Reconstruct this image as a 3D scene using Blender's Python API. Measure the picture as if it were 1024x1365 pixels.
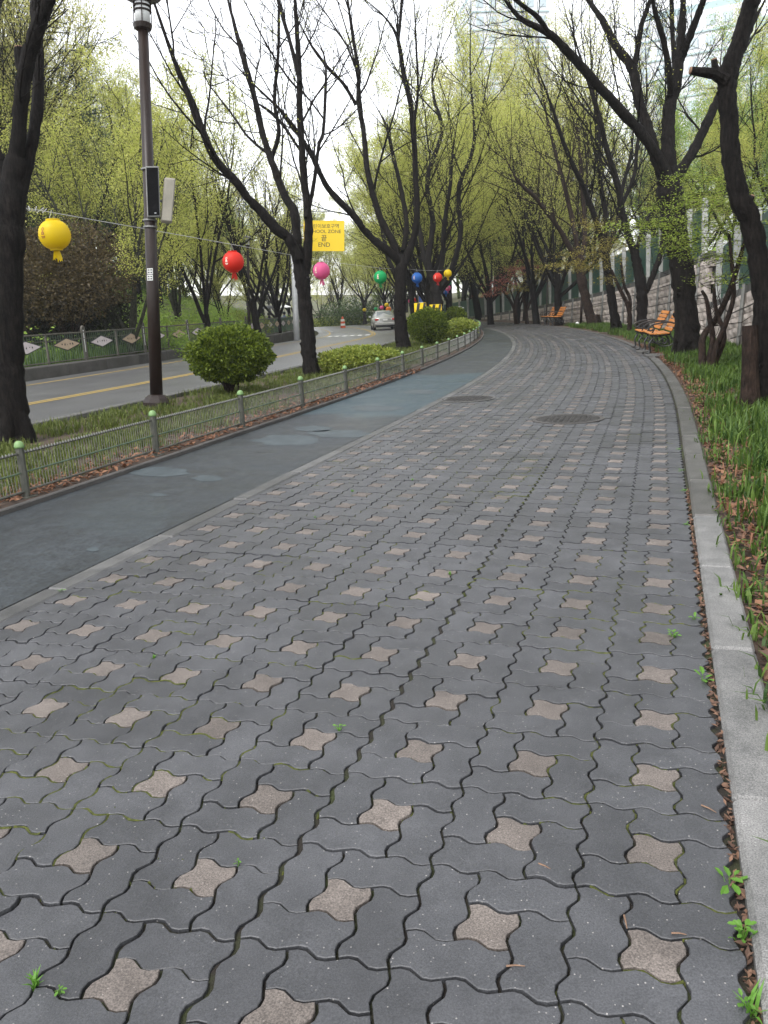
import bpy, bmesh, math, random
import numpy as np
from mathutils import Vector, Matrix, noise as mnoise

S = bpy.context.scene
for o in list(bpy.data.objects):
    bpy.data.objects.remove(o)
COL = S.collection

# ------------------------------------------------------------------ camera
PITCH, YAW, ROLL = math.radians(13.595), math.radians(-18.46), math.radians(-3.1153)
CAM = np.array([-0.0145, -1.5172, 1.29354])
FPX = 1122.46                                   # focal length in pixels of the 1024 x 1365 photograph
_cy, _sy = math.cos(YAW), math.sin(YAW)
_f = np.array([_sy*math.cos(PITCH), _cy*math.cos(PITCH), -math.sin(PITCH)])
_r = np.array([_cy, -_sy, 0.0]); _d = np.cross(_f, _r)
_c, _s = math.cos(ROLL), math.sin(ROLL)
RW = np.array([[_c, -_s, 0], [_s, _c, 0], [0, 0, 1]]) @ np.array([_r, _d, _f])   # world -> (right, down, forward)
cam = bpy.data.cameras.new('camera'); co = bpy.data.objects.new('camera', cam); COL.objects.link(co)
cam.sensor_fit = 'VERTICAL'; cam.sensor_height = 36; cam.lens = 36*FPX/1365
cam.clip_start = 0.05; cam.clip_end = 2000
M = Matrix.Identity(4)
for i in range(3):
    M[i][0] = RW[0][i]; M[i][1] = -RW[1][i]; M[i][2] = -RW[2][i]; M[i][3] = CAM[i]
co.matrix_world = M
S.camera = co

# ------------------------------------------------------------------ sky and light (overcast)
W = bpy.data.worlds.new('World'); S.world = W; W.use_nodes = True
nt = W.node_tree; nt.nodes.clear()
sky = nt.nodes.new('ShaderNodeTexSky'); sky.sky_type = 'NISHITA'; sky.sun_disc = False
sky.sun_elevation = math.radians(58); sky.sun_rotation = math.radians(200)
sky.air_density = 1.0; sky.dust_density = 1.0; sky.ozone_density = 1.0
hs = nt.nodes.new('ShaderNodeHueSaturation'); hs.inputs['Saturation'].default_value = 0.14
bg = nt.nodes.new('ShaderNodeBackground'); bg.inputs['Strength'].default_value = 0.15
out = nt.nodes.new('ShaderNodeOutputWorld')
nt.links.new(sky.outputs[0], hs.inputs['Color']); nt.links.new(hs.outputs[0], bg.inputs['Color'])
nt.links.new(bg.outputs[0], out.inputs['Surface'])
sun = bpy.data.lights.new('sun', 'SUN'); sun.energy = 0.9; sun.angle = math.radians(25); sun.color = (1, 0.97, 0.93)
so = bpy.data.objects.new('sun', sun); COL.objects.link(so)
_el, _az = math.radians(58), math.radians(200)
so.rotation_euler = Vector((math.sin(_az)*math.cos(_el), math.cos(_az)*math.cos(_el), math.sin(_el))).to_track_quat('Z', 'Y').to_euler()
S.view_settings.view_transform = 'Standard'; S.view_settings.look = 'None'
S.view_settings.exposure = 1.7; S.view_settings.gamma = 1.0; S.view_settings.use_curve_mapping = False
S.cycles.max_bounces = 6; S.cycles.diffuse_bounces = 3; S.cycles.transmission_bounces = 4; S.cycles.transparent_max_bounces = 4
S.cycles.volume_bounces = 2
HAZE_DENSITY = 0.00045

# ------------------------------------------------------------------ layout of the place (metres; path plane z = 0)
UP = np.array([0.0311, 0.0928, 0.9952])          # plumb line: the street climbs about five degrees
def K(y): return 0.18 - 0.0047*np.maximum(0, y-7.5)**2            # right edge of the block paving
def ROADC(y): return -10.4 - 0.0038*np.maximum(0, y-7.5)**2       # double yellow line
def FEN(y): return -4.6 - 0.0037*np.maximum(0, y-7.5)**2          # low fence
def sstep(a, b, x):
    t = np.clip((x-a)/(b-a), 0, 1); return t*t*(3-2*t)
def RZ(y): return -0.35*sstep(25, 60, y) - 0.06*np.maximum(0, y-88)
def WTOP(y): return np.where(y < 23.2, 1.43-0.1*(y-18.2), 2.12-0.047*(y-27))
def WALLX(y): return K(y)+2.05
def ray(px, py):
    return RW.T @ np.array([(px-512)/FPX, (py-682.5)/FPX, 1.0])
def ground(px, py, z=0.0):
    d = ray(px, py); return CAM + d*((z-CAM[2])/d[2])
_rh = np.array([_cy, -_sy, 0.0]); NF = np.cross(UP, _rh); NF /= np.linalg.norm(NF)
if NF[1] < 0: NF = -NF
def upright(px, py, B, off=0.0):
    """point seen at a pixel on the upright plane through B (off metres further back)"""
    d = ray(px, py); t = ((np.asarray(B)+NF*off-CAM) @ NF)/(d @ NF)
    return CAM + d*t, t
def at(px, py, depth): return CAM + ray(px, py)*depth
def GZ(x, y):
    """terrain height"""
    x = np.asarray(x, float); y = np.asarray(y, float)
    base = np.where(x < FEN(y)-1.6, RZ(y), 0.0)-0.09
    d = (ROADC(y)-6.0)-x
    left = 0.28 + 2.2*sstep(0.5, 11, d) + 0.16*np.maximum(0, d-8) + 0.15*np.sin(x*.7+y*.3)*sstep(1, 6, d)
    e = x-(WALLX(y)+1.35)
    right = np.maximum(WTOP(np.minimum(y, 80)), -.2)-0.12 + 0.12*np.maximum(0, e-1)
    z = np.where(d > 0, left, base)
    z = np.where((e > 0) & (y > 5), right, z)
    return z

# ------------------------------------------------------------------ helpers
def sl(f, y): return -math.atan(float(f(y+.5)-f(y-.5)))
def tag(o, label=None, cat=None, group=None, kind=None):
    if label: o['label'] = label
    if cat: o['category'] = cat
    if group: o['group'] = group
    if kind: o['kind'] = kind
    return o
def empty(name, loc, label=None, cat=None, group=None, rz=0.0):
    o = bpy.data.objects.new(name, None); COL.objects.link(o)
    o.location = tuple(float(v) for v in loc); o.rotation_euler = (0, 0, rz); o.empty_display_size = 0.2
    return tag(o, label, cat, group)
def link(name, me, parent=None):
    o = bpy.data.objects.new(name, me); COL.objects.link(o)
    if parent is not None: o.parent = parent
    return o
def copy_tree(o, parent=None):
    c = o.copy(); COL.objects.link(c); c.parent = parent
    for ch in list(o.children): copy_tree(ch, c)
    return c
def np_mesh(name, V, F, mat, smooth=False):
    """fast mesh: V (n,3); F list of int arrays (m,k)"""
    me = bpy.data.meshes.new(name)
    V = np.asarray(V, np.float32)
    Fs = [np.asarray(f, np.int32) for f in (F if isinstance(F, list) else [F]) if len(f)]
    nl = sum(f.size for f in Fs); nf = sum(len(f) for f in Fs)
    me.vertices.add(len(V)); me.vertices.foreach_set('co', V.ravel())
    me.loops.add(nl); me.polygons.add(nf)
    me.loops.foreach_set('vertex_index', np.concatenate([f.ravel() for f in Fs]))
    tot = np.concatenate([np.full(len(f), f.shape[1], np.int32) for f in Fs])
    st = np.concatenate([[0], np.cumsum(tot)[:-1]]).astype(np.int32)
    me.polygons.foreach_set('loop_start', st); me.polygons.foreach_set('loop_total', tot)
    me.polygons.foreach_set('use_smooth', np.full(nf, bool(smooth)))
    me.update(calc_edges=True)
    if mat is not None: me.materials.append(mat)
    return me
class MB:
    """collects shapes for one mesh"""
    def __init__(s): s.v = []; s.f = []
    def add(s, V, F):
        n = len(s.v); s.v += [tuple(float(c) for c in p) for p in V]; s.f += [tuple(i+n for i in f) for f in F]; return s
    def box(s, c, d, ch=0.0, rot=None):
        c = np.array(c, float); h = np.array(d, float)/2; ch = min(ch, h.min()*.9)
        if ch <= 0:
            V = [[x*h[0], y*h[1], z*h[2]] for x in (-1, 1) for y in (-1, 1) for z in (-1, 1)]
            F = [(0, 1, 3, 2), (4, 6, 7, 5), (0, 4, 5, 1), (2, 3, 7, 6), (0, 2, 6, 4), (1, 5, 7, 3)]
        else:                                      # chamfered: three rings per corner
            V = []; idx = {}
            for x in (-1, 1):
                for y in (-1, 1):
                    for z in (-1, 1):
                        for a in range(3):
                            p = np.array([x, y, z])*h
                            for b in range(3):
                                if b != a: p[b] -= (x, y, z)[b]*ch
                            idx[(x, y, z, a)] = len(V); V.append(p)
            F = []
            def q(*k): F.append(tuple(idx[i] for i in k))
            for t in (-1, 1):
                o = ((-1, -1), (1, -1), (1, 1), (-1, 1))
                q(*[(t, a, b, 0) for a, b in (o if t > 0 else o[::-1])])
                q(*[(a, t, b, 1) for a, b in (o[::-1] if t > 0 else o)])
                q(*[(a, b, t, 2) for a, b in (o if t > 0 else o[::-1])])
            for a in (-1, 1):
                for b in (-1, 1):
                    q((a, b, -1, 0), (a, b, 1, 0), (a, b, 1, 1), (a, b, -1, 1))
                    q((a, -1, b, 0), (a, 1, b, 0), (a, 1, b, 2), (a, -1, b, 2))
                    q((-1, a, b, 1), (1, a, b, 1), (1, a, b, 2), (-1, a, b, 2))
            for x in (-1, 1):
                for y in (-1, 1):
                    for z in (-1, 1): q((x, y, z, 0), (x, y, z, 1), (x, y, z, 2))
        V = np.array(V)
        if rot is not None: V = V @ np.array(rot).T
        return s.add(V+c, F)
    def tube(s, pts, rad, n=8, cap=True):
        V, Q, T = tube_arrays(np.asarray(pts, float), np.broadcast_to(np.asarray(rad, float), (len(pts),)), n)
        m = len(V); F = [tuple(q) for q in Q]
        if cap: F += [tuple(range(n))[::-1], tuple(range(m-n, m))]
        return s.add(V, F)
    def lathe(s, prof, n=16, c=(0, 0, 0), axis=None):
        V = []; F = []
        for r, z in prof:
            for i in range(n):
                a = 2*math.pi*i/n; V.append((r*math.cos(a), r*math.sin(a), z))
        for j in range(len(prof)-1):
            for i in range(n):
                k = (i+1) % n; F.append((j*n+i, j*n+k, (j+1)*n+k, (j+1)*n+i))
        if prof[0][0] > 1e-4: F.append(tuple(range(n))[::-1])
        if prof[-1][0] > 1e-4: F.append(tuple(range((len(prof)-1)*n, len(prof)*n)))
        V = np.array(V)
        if axis is not None:
            q = Vector((0, 0, 1)).rotation_difference(Vector(axis)).to_matrix(); V = V @ np.array(q).T
        return s.add(V+np.array(c), F)
    def prism(s, poly, a, b, axis=1):
        """closed outline (2-D) drawn out from a to b along an axis"""
        n = len(poly); V = []
        for t in (a, b):
            for p in poly:
                v = [p[0], p[1]]; v.insert(axis, t); V.append(v)
        F = [tuple(range(n)), tuple(range(n, 2*n))[::-1]]+[(i, n+i, n+(i+1) % n, (i+1) % n) for i in range(n)]
        return s.add(V, F)
    def mesh(s, name, mat, smooth=False):
        me = bpy.data.meshes.new(name); me.from_pydata(s.v, [], s.f)
        bm = bmesh.new(); bm.from_mesh(me); bmesh.ops.recalc_face_normals(bm, faces=bm.faces); bm.to_mesh(me); bm.free()
        if smooth:
            for p in me.polygons: p.use_smooth = True
        if mat is not None: me.materials.append(mat)
        return me
    def build(s, name, mat, parent=None, smooth=False): return link(name, s.mesh(name, mat, smooth), parent)
def tube_arrays(P, R, n):
    """rings round a polyline"""
    m = len(P)
    T = np.empty_like(P); T[1:-1] = P[2:]-P[:-2]; T[0] = P[1]-P[0]; T[-1] = P[-1]-P[-2]
    T /= np.linalg.norm(T, axis=1)[:, None]+1e-12
    a = np.array([0, 0, 1.0]) if abs(T[0][2]) < .8 else np.array([1.0, 0, 0])
    A = np.empty_like(P); u = np.cross(T[0], a); u /= np.linalg.norm(u)
    for i in range(m):
        u = u-T[i]*(u @ T[i]); u /= np.linalg.norm(u)+1e-12; A[i] = u
    B = np.cross(T, A)
    th = np.arange(n)*2*np.pi/n
    V = P[:, None]+R[:, None, None]*(A[:, None]*np.cos(th)[None, :, None]+B[:, None]*np.sin(th)[None, :, None])
    i = np.arange(m-1)[:, None]*n; j = np.arange(n)[None]; k = (j+1) % n
    Q = np.stack([i+j, i+k, i+n+k, i+n+j], -1).reshape(-1, 4)
    return V.reshape(-1, 3), Q, T
def smooth_line(P, k=4):
    """Catmull-Rom through control rows"""
    P = np.asarray(P, float); E = np.vstack([2*P[0]-P[1], P, 2*P[-1]-P[-2]]); o = []
    for i in range(1, len(E)-2):
        for t in np.arange(k)/k:
            a, b, c, d = E[i-1:i+3]
            o.append(.5*(2*b+(c-a)*t+(2*a-5*b+4*c-d)*t*t+(3*b-a-3*c+d)*t**3))
    o.append(P[-1]); return np.array(o)

# ------------------------------------------------------------------ materials
MAT = {}
def mat(name, c1, c2=None, scale=6.0, rough=.7, bump=0.0, bscale=None, detail=4, spec=.5, rnd=0.0, metal=0.0, obj=True, coat=0.0, contrast=(.35, .65), wave=None):
    m = bpy.data.materials.new(name); m.use_nodes = True; N = m.node_tree.nodes; L = m.node_tree.links
    b = N['Principled BSDF']; b.inputs['Roughness'].default_value = rough; b.inputs['Metallic'].default_value = metal
    b.inputs['Specular IOR Level'].default_value = spec; b.inputs['Coat Weight'].default_value = coat
    tc = N.new('ShaderNodeTexCoord'); src = tc.outputs['Object'] if obj else None
    if src is None:
        g = N.new('ShaderNodeNewGeometry'); src = g.outputs['Position']
    col = None
    if c2 is not None:
        n = N.new('ShaderNodeTexNoise'); n.inputs['Scale'].default_value = scale; n.inputs['Detail'].default_value = detail; n.inputs['Roughness'].default_value = .65
        L.new(src, n.inputs['Vector'])
        r = N.new('ShaderNodeMapRange'); r.inputs[1].default_value = contrast[0]; r.inputs[2].default_value = contrast[1]
        L.new(n.outputs['Fac'], r.inputs[0])
        mx = N.new('ShaderNodeMix'); mx.data_type = 'RGBA'; mx.inputs[6].default_value = (*c1, 1); mx.inputs[7].default_value = (*c2, 1)
        L.new(r.outputs[0], mx.inputs[0]); col = mx.outputs[2]
    if rnd:
        g = N.new('ShaderNodeNewGeometry'); oi = N.new('ShaderNodeObjectInfo')
        ad = N.new('ShaderNodeMath'); ad.operation = 'ADD'; L.new(g.outputs['Random Per Island'], ad.inputs[0]); L.new(oi.outputs['Random'], ad.inputs[1])
        fr = N.new('ShaderNodeMath'); fr.operation = 'FRACT'; L.new(ad.outputs[0], fr.inputs[0])
        mr = N.new('ShaderNodeMapRange'); mr.inputs[3].default_value = 1-rnd; mr.inputs[4].default_value = 1+rnd; L.new(fr.outputs[0], mr.inputs[0])
        hv = N.new('ShaderNodeHueSaturation'); L.new(mr.outputs[0], hv.inputs['Value'])
        if col is not None: L.new(col, hv.inputs['Color'])
        else: hv.inputs['Color'].default_value = (*c1, 1)
        col = hv.outputs[0]
    if col is not None: L.new(col, b.inputs['Base Color'])
    else: b.inputs['Base Color'].default_value = (*c1, 1)
    if bump:
        n2 = N.new('ShaderNodeTexNoise'); n2.inputs['Scale'].default_value = bscale or scale*4; n2.inputs['Detail'].default_value = 6; n2.inputs['Roughness'].default_value = .7
        L.new(src, n2.inputs['Vector'])
        bp = N.new('ShaderNodeBump'); bp.inputs['Strength'].default_value = bump; bp.inputs['Distance'].default_value = .02
        L.new(n2.outputs['Fac'], bp.inputs['Height']); L.new(bp.outputs[0], b.inputs['Normal'])
    MAT[name] = m; return m
def leafmat(name, c1, c2, trans=.45, rough=.5):
    m = bpy.data.materials.new(name); m.use_nodes = True; N = m.node_tree.nodes; L = m.node_tree.links
    N.remove(N['Principled BSDF']); o = N['Material Output']
    g = N.new('ShaderNodeNewGeometry')
    mx = N.new('ShaderNodeMix'); mx.data_type = 'RGBA'; mx.inputs[6].default_value = (*c1, 1); mx.inputs[7].default_value = (*c2, 1)
    L.new(g.outputs['Random Per Island'], mx.inputs[0])
    d = N.new('ShaderNodeBsdfPrincipled'); d.inputs['Roughness'].default_value = rough; d.inputs['Specular IOR Level'].default_value = .3
    t = N.new('ShaderNodeBsdfTranslucent'); s = N.new('ShaderNodeMixShader'); s.inputs[0].default_value = trans
    L.new(mx.outputs[2], d.inputs['Base Color']); L.new(mx.outputs[2], t.inputs['Color'])
    L.new(d.outputs[0], s.inputs[1]); L.new(t.outputs[0], s.inputs[2]); L.new(s.outputs[0], o.inputs['Surface'])
    MAT[name] = m; return m
def speckled(name, c1, c2, speck, fine=260.0, rough=.62, rnd=.12, amount=.16, spec=.5):
    """pressed concrete block: two tone cloud, grains, pale specks"""
    m = mat(name, c1, c2, scale=7, rough=rough, bump=.22, bscale=180, rnd=rnd, obj=False, contrast=(.3, .7), spec=spec)
    N = m.node_tree.nodes; L = m.node_tree.links; b = N['Principled BSDF']
    src = b.inputs['Base Color'].links[0].from_socket
    g = N.new('ShaderNodeNewGeometry')
    n = N.new('ShaderNodeTexNoise'); n.inputs['Scale'].default_value = fine; n.inputs['Detail'].default_value = 2; L.new(g.outputs['Position'], n.inputs['Vector'])
    r = N.new('ShaderNodeMapRange'); r.inputs[1].default_value = .3; r.inputs[2].default_value = .7; r.inputs[3].default_value = 1-amount*2; r.inputs[4].default_value = 1+amount*2; L.new(n.outputs['Fac'], r.inputs[0])
    h = N.new('ShaderNodeHueSaturation'); L.new(src, h.inputs['Color']); L.new(r.outputs[0], h.inputs['Value'])
    v = N.new('ShaderNodeTexVoronoi'); v.inputs['Scale'].default_value = 75; L.new(g.outputs['Position'], v.inputs['Vector'])
    c = N.new('ShaderNodeMapRange'); c.inputs[1].default_value = .10; c.inputs[2].default_value = .17; c.inputs[3].default_value = 1; c.inputs[4].default_value = 0; L.new(v.outputs['Distance'], c.inputs[0])
    sc = N.new('ShaderNodeSeparateColor'); L.new(v.outputs['Color'], sc.inputs[0])
    p = N.new('ShaderNodeMapRange'); p.inputs[1].default_value = .55; p.inputs[2].default_value = 1.0; L.new(sc.outputs[0], p.inputs[0])
    mu = N.new('ShaderNodeMath'); mu.operation = 'MULTIPLY'; L.new(c.outputs[0], mu.inputs[0]); L.new(p.outputs[0], mu.inputs[1])
    mx = N.new('ShaderNodeMix'); mx.data_type = 'RGBA'; L.new(mu.outputs[0], mx.inputs[0]); L.new(h.outputs[0], mx.inputs[6]); mx.inputs[7].default_value = (*speck, 1)
    st = N.new('ShaderNodeTexNoise'); st.inputs['Scale'].default_value = 1.3; st.inputs['Detail'].default_value = 7; st.inputs['Roughness'].default_value = .7; L.new(g.outputs['Position'], st.inputs['Vector'])
    sr = N.new('ShaderNodeMapRange'); sr.inputs[1].default_value = .35; sr.inputs[2].default_value = .68; sr.inputs[3].default_value = .72; sr.inputs[4].default_value = 1.18; L.new(st.outputs['Fac'], sr.inputs[0])
    sh = N.new('ShaderNodeHueSaturation'); L.new(mx.outputs[2], sh.inputs['Color']); L.new(sr.outputs[0], sh.inputs['Value'])
    rr = N.new('ShaderNodeMapRange'); rr.inputs[1].default_value = .35; rr.inputs[2].default_value = .68; rr.inputs[3].default_value = rough-.10; rr.inputs[4].default_value = rough+.12; L.new(st.outputs['Fac'], rr.inputs[0]); L.new(rr.outputs[0], b.inputs['Roughness'])
    L.new(sh.outputs[0], b.inputs['Base Color']); return m

speckled('paver_grey', (.038, .039, .0425), (.062, .063, .068), (.32, .305, .29), rough=.42, rnd=.15, spec=.5)
speckled('paver_star', (.090, .076, .067), (.145, .124, .110), (.30, .265, .24), rough=.6, amount=.24, rnd=.18, spec=.4)
speckled('granite', (.10, .10, .097), (.185, .181, .175), (.3, .3, .285), rough=.55, rnd=.14, amount=.26)
speckled('granite_dark', (.04, .038, .034), (.08, .077, .071), (.2, .2, .19), rough=.42, rnd=.18, amount=.26)
mat('bed_soil', (.018, .014, .010), (.035, .045, .012), scale=3.5, rough=.95, bump=.6, bscale=120, obj=False, contrast=(.45, .62))
mat('soil', (.035, .022, .015), (.075, .048, .032), scale=5, rough=.95, bump=.8, bscale=60, obj=False)
speckled('asphalt_path', (.012, .0155, .0185), (.024, .030, .035), (.09, .095, .10), fine=80, rough=.44, rnd=0, amount=.42, spec=.5)
mat('asphalt_road', (.055, .055, .057), (.085, .085, .087), scale=.9, rough=.38, bump=.4, bscale=220, obj=False, detail=8)
mat('line_yellow', (.40, .26, .04), (.27, .19, .06), scale=9, rough=.6, obj=False)
mat('line_white', (.55, .55, .53), (.38, .38, .37), scale=9, rough=.6, obj=False)
mat('concrete', (.048, .047, .044), (.09, .088, .082), scale=2.2, rough=.8, bump=.5, bscale=60, rnd=.12, obj=False)
speckled('edging', (.052, .052, .052), (.092, .091, .088), (.22, .215, .21), rough=.45, rnd=.25, spec=.5)
mat('concrete_dark', (.04, .037, .034), (.07, .065, .06), scale=2.2, rough=.7, bump=.5, bscale=60, rnd=.12, obj=False)
mat('wall_block', (.30, .26, .23), (.46, .405, .365), scale=3.0, rough=.9, bump=.9, bscale=28, rnd=.14, obj=False)
mat('ground_cover', (.055, .075, .02), (.07, .05, .03), scale=.6, rough=.95, bump=.8, bscale=9, obj=False, detail=8)
mat('bark', (.0036, .0030, .0027), (.0100, .0083, .0073), scale=9, rough=.65, spec=.09, bump=.9, bscale=22, obj=False, detail=6)
mat('bark_brown', (.026, .0170, .0130), (.011, .0080, .0068), scale=7, rough=.75, spec=.1, bump=.9, bscale=22, obj=False, detail=6)
mat('bark_green', (.042, .043, .028), (.018, .018, .014), scale=7, rough=.8, spec=.2, bump=.8, bscale=22, obj=False, detail=6)
mat('bark_cut', (.20, .12, .075), (.12, .07, .045), scale=30, rough=.8, obj=False)
mat('twig_pale', (.16, .135, .12), (.09, .075, .068), scale=6, rough=.8, obj=False)
def bark_detail(n):
    m = MAT[n]; N = m.node_tree.nodes; L = m.node_tree.links; b = N['Principled BSDF']; src = b.inputs['Base Color'].links[0].from_socket
    g = N.new('ShaderNodeNewGeometry'); mp = N.new('ShaderNodeMapping'); mp.inputs['Scale'].default_value = (1, 1, .22); L.new(g.outputs['Position'], mp.inputs[0])
    t = N.new('ShaderNodeTexNoise'); t.inputs['Scale'].default_value = 34; t.inputs['Detail'].default_value = 7; t.inputs['Roughness'].default_value = .75; L.new(mp.outputs[0], t.inputs['Vector'])
    r = N.new('ShaderNodeMapRange'); r.inputs[1].default_value = .35; r.inputs[2].default_value = .68; r.inputs[3].default_value = .3; r.inputs[4].default_value = 2.5; L.new(t.outputs['Fac'], r.inputs[0])
    h = N.new('ShaderNodeHueSaturation'); L.new(src, h.inputs['Color']); L.new(r.outputs[0], h.inputs['Value'])
    # pale lichen flecks
    v = N.new('ShaderNodeTexNoise'); v.inputs['Scale'].default_value = 5.5; v.inputs['Detail'].default_value = 8; v.inputs['Roughness'].default_value = .8; L.new(g.outputs['Position'], v.inputs['Vector'])
    q = N.new('ShaderNodeMapRange'); q.inputs[1].default_value = .62; q.inputs[2].default_value = .72; q.inputs[4].default_value = .5; L.new(v.outputs['Fac'], q.inputs[0])
    mx = N.new('ShaderNodeMix'); mx.data_type = 'RGBA'; L.new(q.outputs[0], mx.inputs[0]); L.new(h.outputs[0], mx.inputs[6]); mx.inputs[7].default_value = (.026, .024, .021, 1)
    L.new(mx.outputs[2], b.inputs['Base Color'])
    bp = [n_ for n_ in N if n_.type == 'BUMP'][0]; bp.inputs['Distance'].default_value = .035; bp.inputs['Strength'].default_value = 1.0; L.new(t.outputs['Fac'], bp.inputs['Height'])
for n_ in ('bark', 'bark_brown', 'bark_green'): bark_detail(n_)
leafmat("leaf_fresh", (.38, .43, .08), (.60, .59, .18), .6)
leafmat('leaf_mid', (.17, .29, .045), (.30, .40, .08), .45)
leafmat('leaf_pale', (.42, .42, .12), (.55, .52, .22), .5)
leafmat('leaf_bronze', (.17, .14, .03), (.30, .26, .06), .4)
leafmat('leaf_maple', (.14, .21, .03), (.30, .36, .06), .45)
leafmat('leaf_red', (.23, .07, .05), (.34, .13, .09), .4)
leafmat('leaf_brown', (.030, .023, .010), (.125, .092, .040), .25)
leafmat('leaf_shadow', (.008, .010, .005), (.022, .026, .012), .1)  # near-black leaf colour, paints the shade under the brown shrub
leafmat('leaf_orange', (.45, .17, .06), (.55, .27, .10), .4)
leafmat('leaf_ball', (.018, .04, .006), (.20, .26, .03), .35)
leafmat('leaf_hedge', (.12, .17, .025), (.30, .33, .06), .4)
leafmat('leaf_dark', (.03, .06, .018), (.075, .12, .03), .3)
leafmat('needle', (.022, .05, .03), (.055, .095, .055), .25)
leafmat('grass_left', (.04, .06, .012), (.14, .17, .035), .35)
leafmat('grass_right', (.022, .055, .010), (.115, .185, .032), .35)
leafmat('weed', (.07, .19, .022), (.14, .29, .045), .4)
leafmat('litter', (.11, .042, .023), (.24, .125, .07), .15, .7)
leafmat('litter_dark', (.07, .04, .028), (.17, .095, .06), .1, .7)
mat('moss', (.045, .058, .008), (.12, .135, .018), scale=60, rough=.95, bump=.9, bscale=300, obj=False)
mat('fence_bronze', (.065, .06, .047), (.10, .092, .075), scale=9, rough=.5, metal=.2)
mat('fence_metal', (.055, .057, .047), (.09, .09, .074), scale=14, rough=.5, metal=.35)
mat('fence_green', (.05, .085, .055), (.08, .12, .07), scale=14, rough=.5, metal=.1)
mat('cap_green', (.095, .18, .06), (.14, .24, .085), scale=8, rough=.5)
mat('steel_grey', (.12, .12, .112), (.19, .19, .178), scale=6, rough=.45, metal=.3)
mat('steel_pale', (.55, .56, .57), (.47, .48, .49), scale=4, rough=.45, metal=.1)
mat('white_paint', (.76, .76, .74), (.66, .66, .63), scale=5, rough=.5)
mat('cream_box', (.25, .23, .185), (.19, .175, .14), scale=5, rough=.5)
mat('post_white', (.36, .36, .34), (.26, .265, .25), scale=3, rough=.8)
mat('mesh_green', (.006, .035, .026), (.010, .055, .038), scale=5, rough=.5)
mat('black_metal', (.012, .012, .013), (.025, .025, .026), scale=12, rough=.4)
mat('speaker_cloth', (.004, .004, .0045), (.008, .008, .0085), scale=60, rough=.9, spec=.1)
mat('pole_brown', (.013, .0078, .0062), (.020, .0125, .0100), scale=5, rough=.38, spec=.25)
mat('wood_orange', (.50, .19, .035), (.38, .13, .025), scale=9, rough=.5, rnd=.1)
mat('cast_iron', (.010, .011, .011), (.022, .023, .022), scale=20, rough=.4)
mat('manhole_iron', (.014, .013, .012), (.04, .037, .034), scale=14, rough=.6, metal=0, spec=.3, bump=.5, bscale=90)
mat('glass_lamp', (.62, .63, .63), rough=.25)
mat('sign_yellow', (.78, .54, .002), rough=.45)
mat('sign_black', (.015, .014, .013), rough=.5)
mat('sticker_white', (.66, .66, .64), (.5, .5, .48), scale=40, rough=.6)
mat('car_silver', (.40, .40, .385), rough=.28, metal=.55, coat=.6)
mat('car_glass', (.16, .18, .19), rough=.05, spec=.9)
mat('tyre', (.014, .014, .014), rough=.85)
mat('lamp_red', (.42, .03, .025), rough=.2)
mat('plate_tan', (.47, .36, .25), (.40, .30, .21), scale=7, rough=.6)
mat('plate_pink', (.60, .53, .53), (.52, .46, .46), scale=7, rough=.6)
mat('wire', (.42, .42, .41), rough=.5)
mat('umbrella_black', (.02, .02, .022), rough=.6)
mat('umbrella_white', (.75, .75, .75), rough=.6)
mat('cloth_dark', (.03, .03, .04), (.05, .05, .06), scale=9, rough=.9)
mat('cloth_blue', (.10, .13, .2), (.07, .09, .15), scale=9, rough=.9)
mat('skin', (.45, .28, .2), rough=.6)
mat('facade', (.62, .63, .65), (.56, .57, .6), scale=.2, rough=.8)
mat('facade_green', (.36, .45, .46), (.30, .40, .42), scale=.2, rough=.7)
mat('pane', (.36, .43, .46), rough=.1, spec=.8)
mat('banner_blue', (.05, .11, .36), rough=.6)
mat('traffic_red', (.60, .09, .03), rough=.5)
def paper(name, c, trans=.35):
    m = bpy.data.materials.new(name); m.use_nodes = True; N = m.node_tree.nodes; L = m.node_tree.links
    b = N['Principled BSDF']; b.inputs['Base Color'].default_value = (*c, 1); b.inputs['Roughness'].default_value = .5; b.inputs['Specular IOR Level'].default_value = .3
    t = N.new('ShaderNodeBsdfTranslucent'); t.inputs['Color'].default_value = (*c, 1)
    s = N.new('ShaderNodeMixShader'); s.inputs[0].default_value = trans
    L.new(b.outputs[0], s.inputs[1]); L.new(t.outputs[0], s.inputs[2]); L.new(s.outputs[0], N['Material Output'].inputs['Surface'])
    MAT[name] = m
for n_, c_ in (('yellow', (.72, .53, .008)), ('red', (.62, .03, .016)), ('pink', (.72, .13, .30)), ('green', (.012, .33, .10)), ('blue', (.025, .14, .45)), ('orange', (.8, .25, .03))):
    paper('paper_'+n_, c_)
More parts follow.
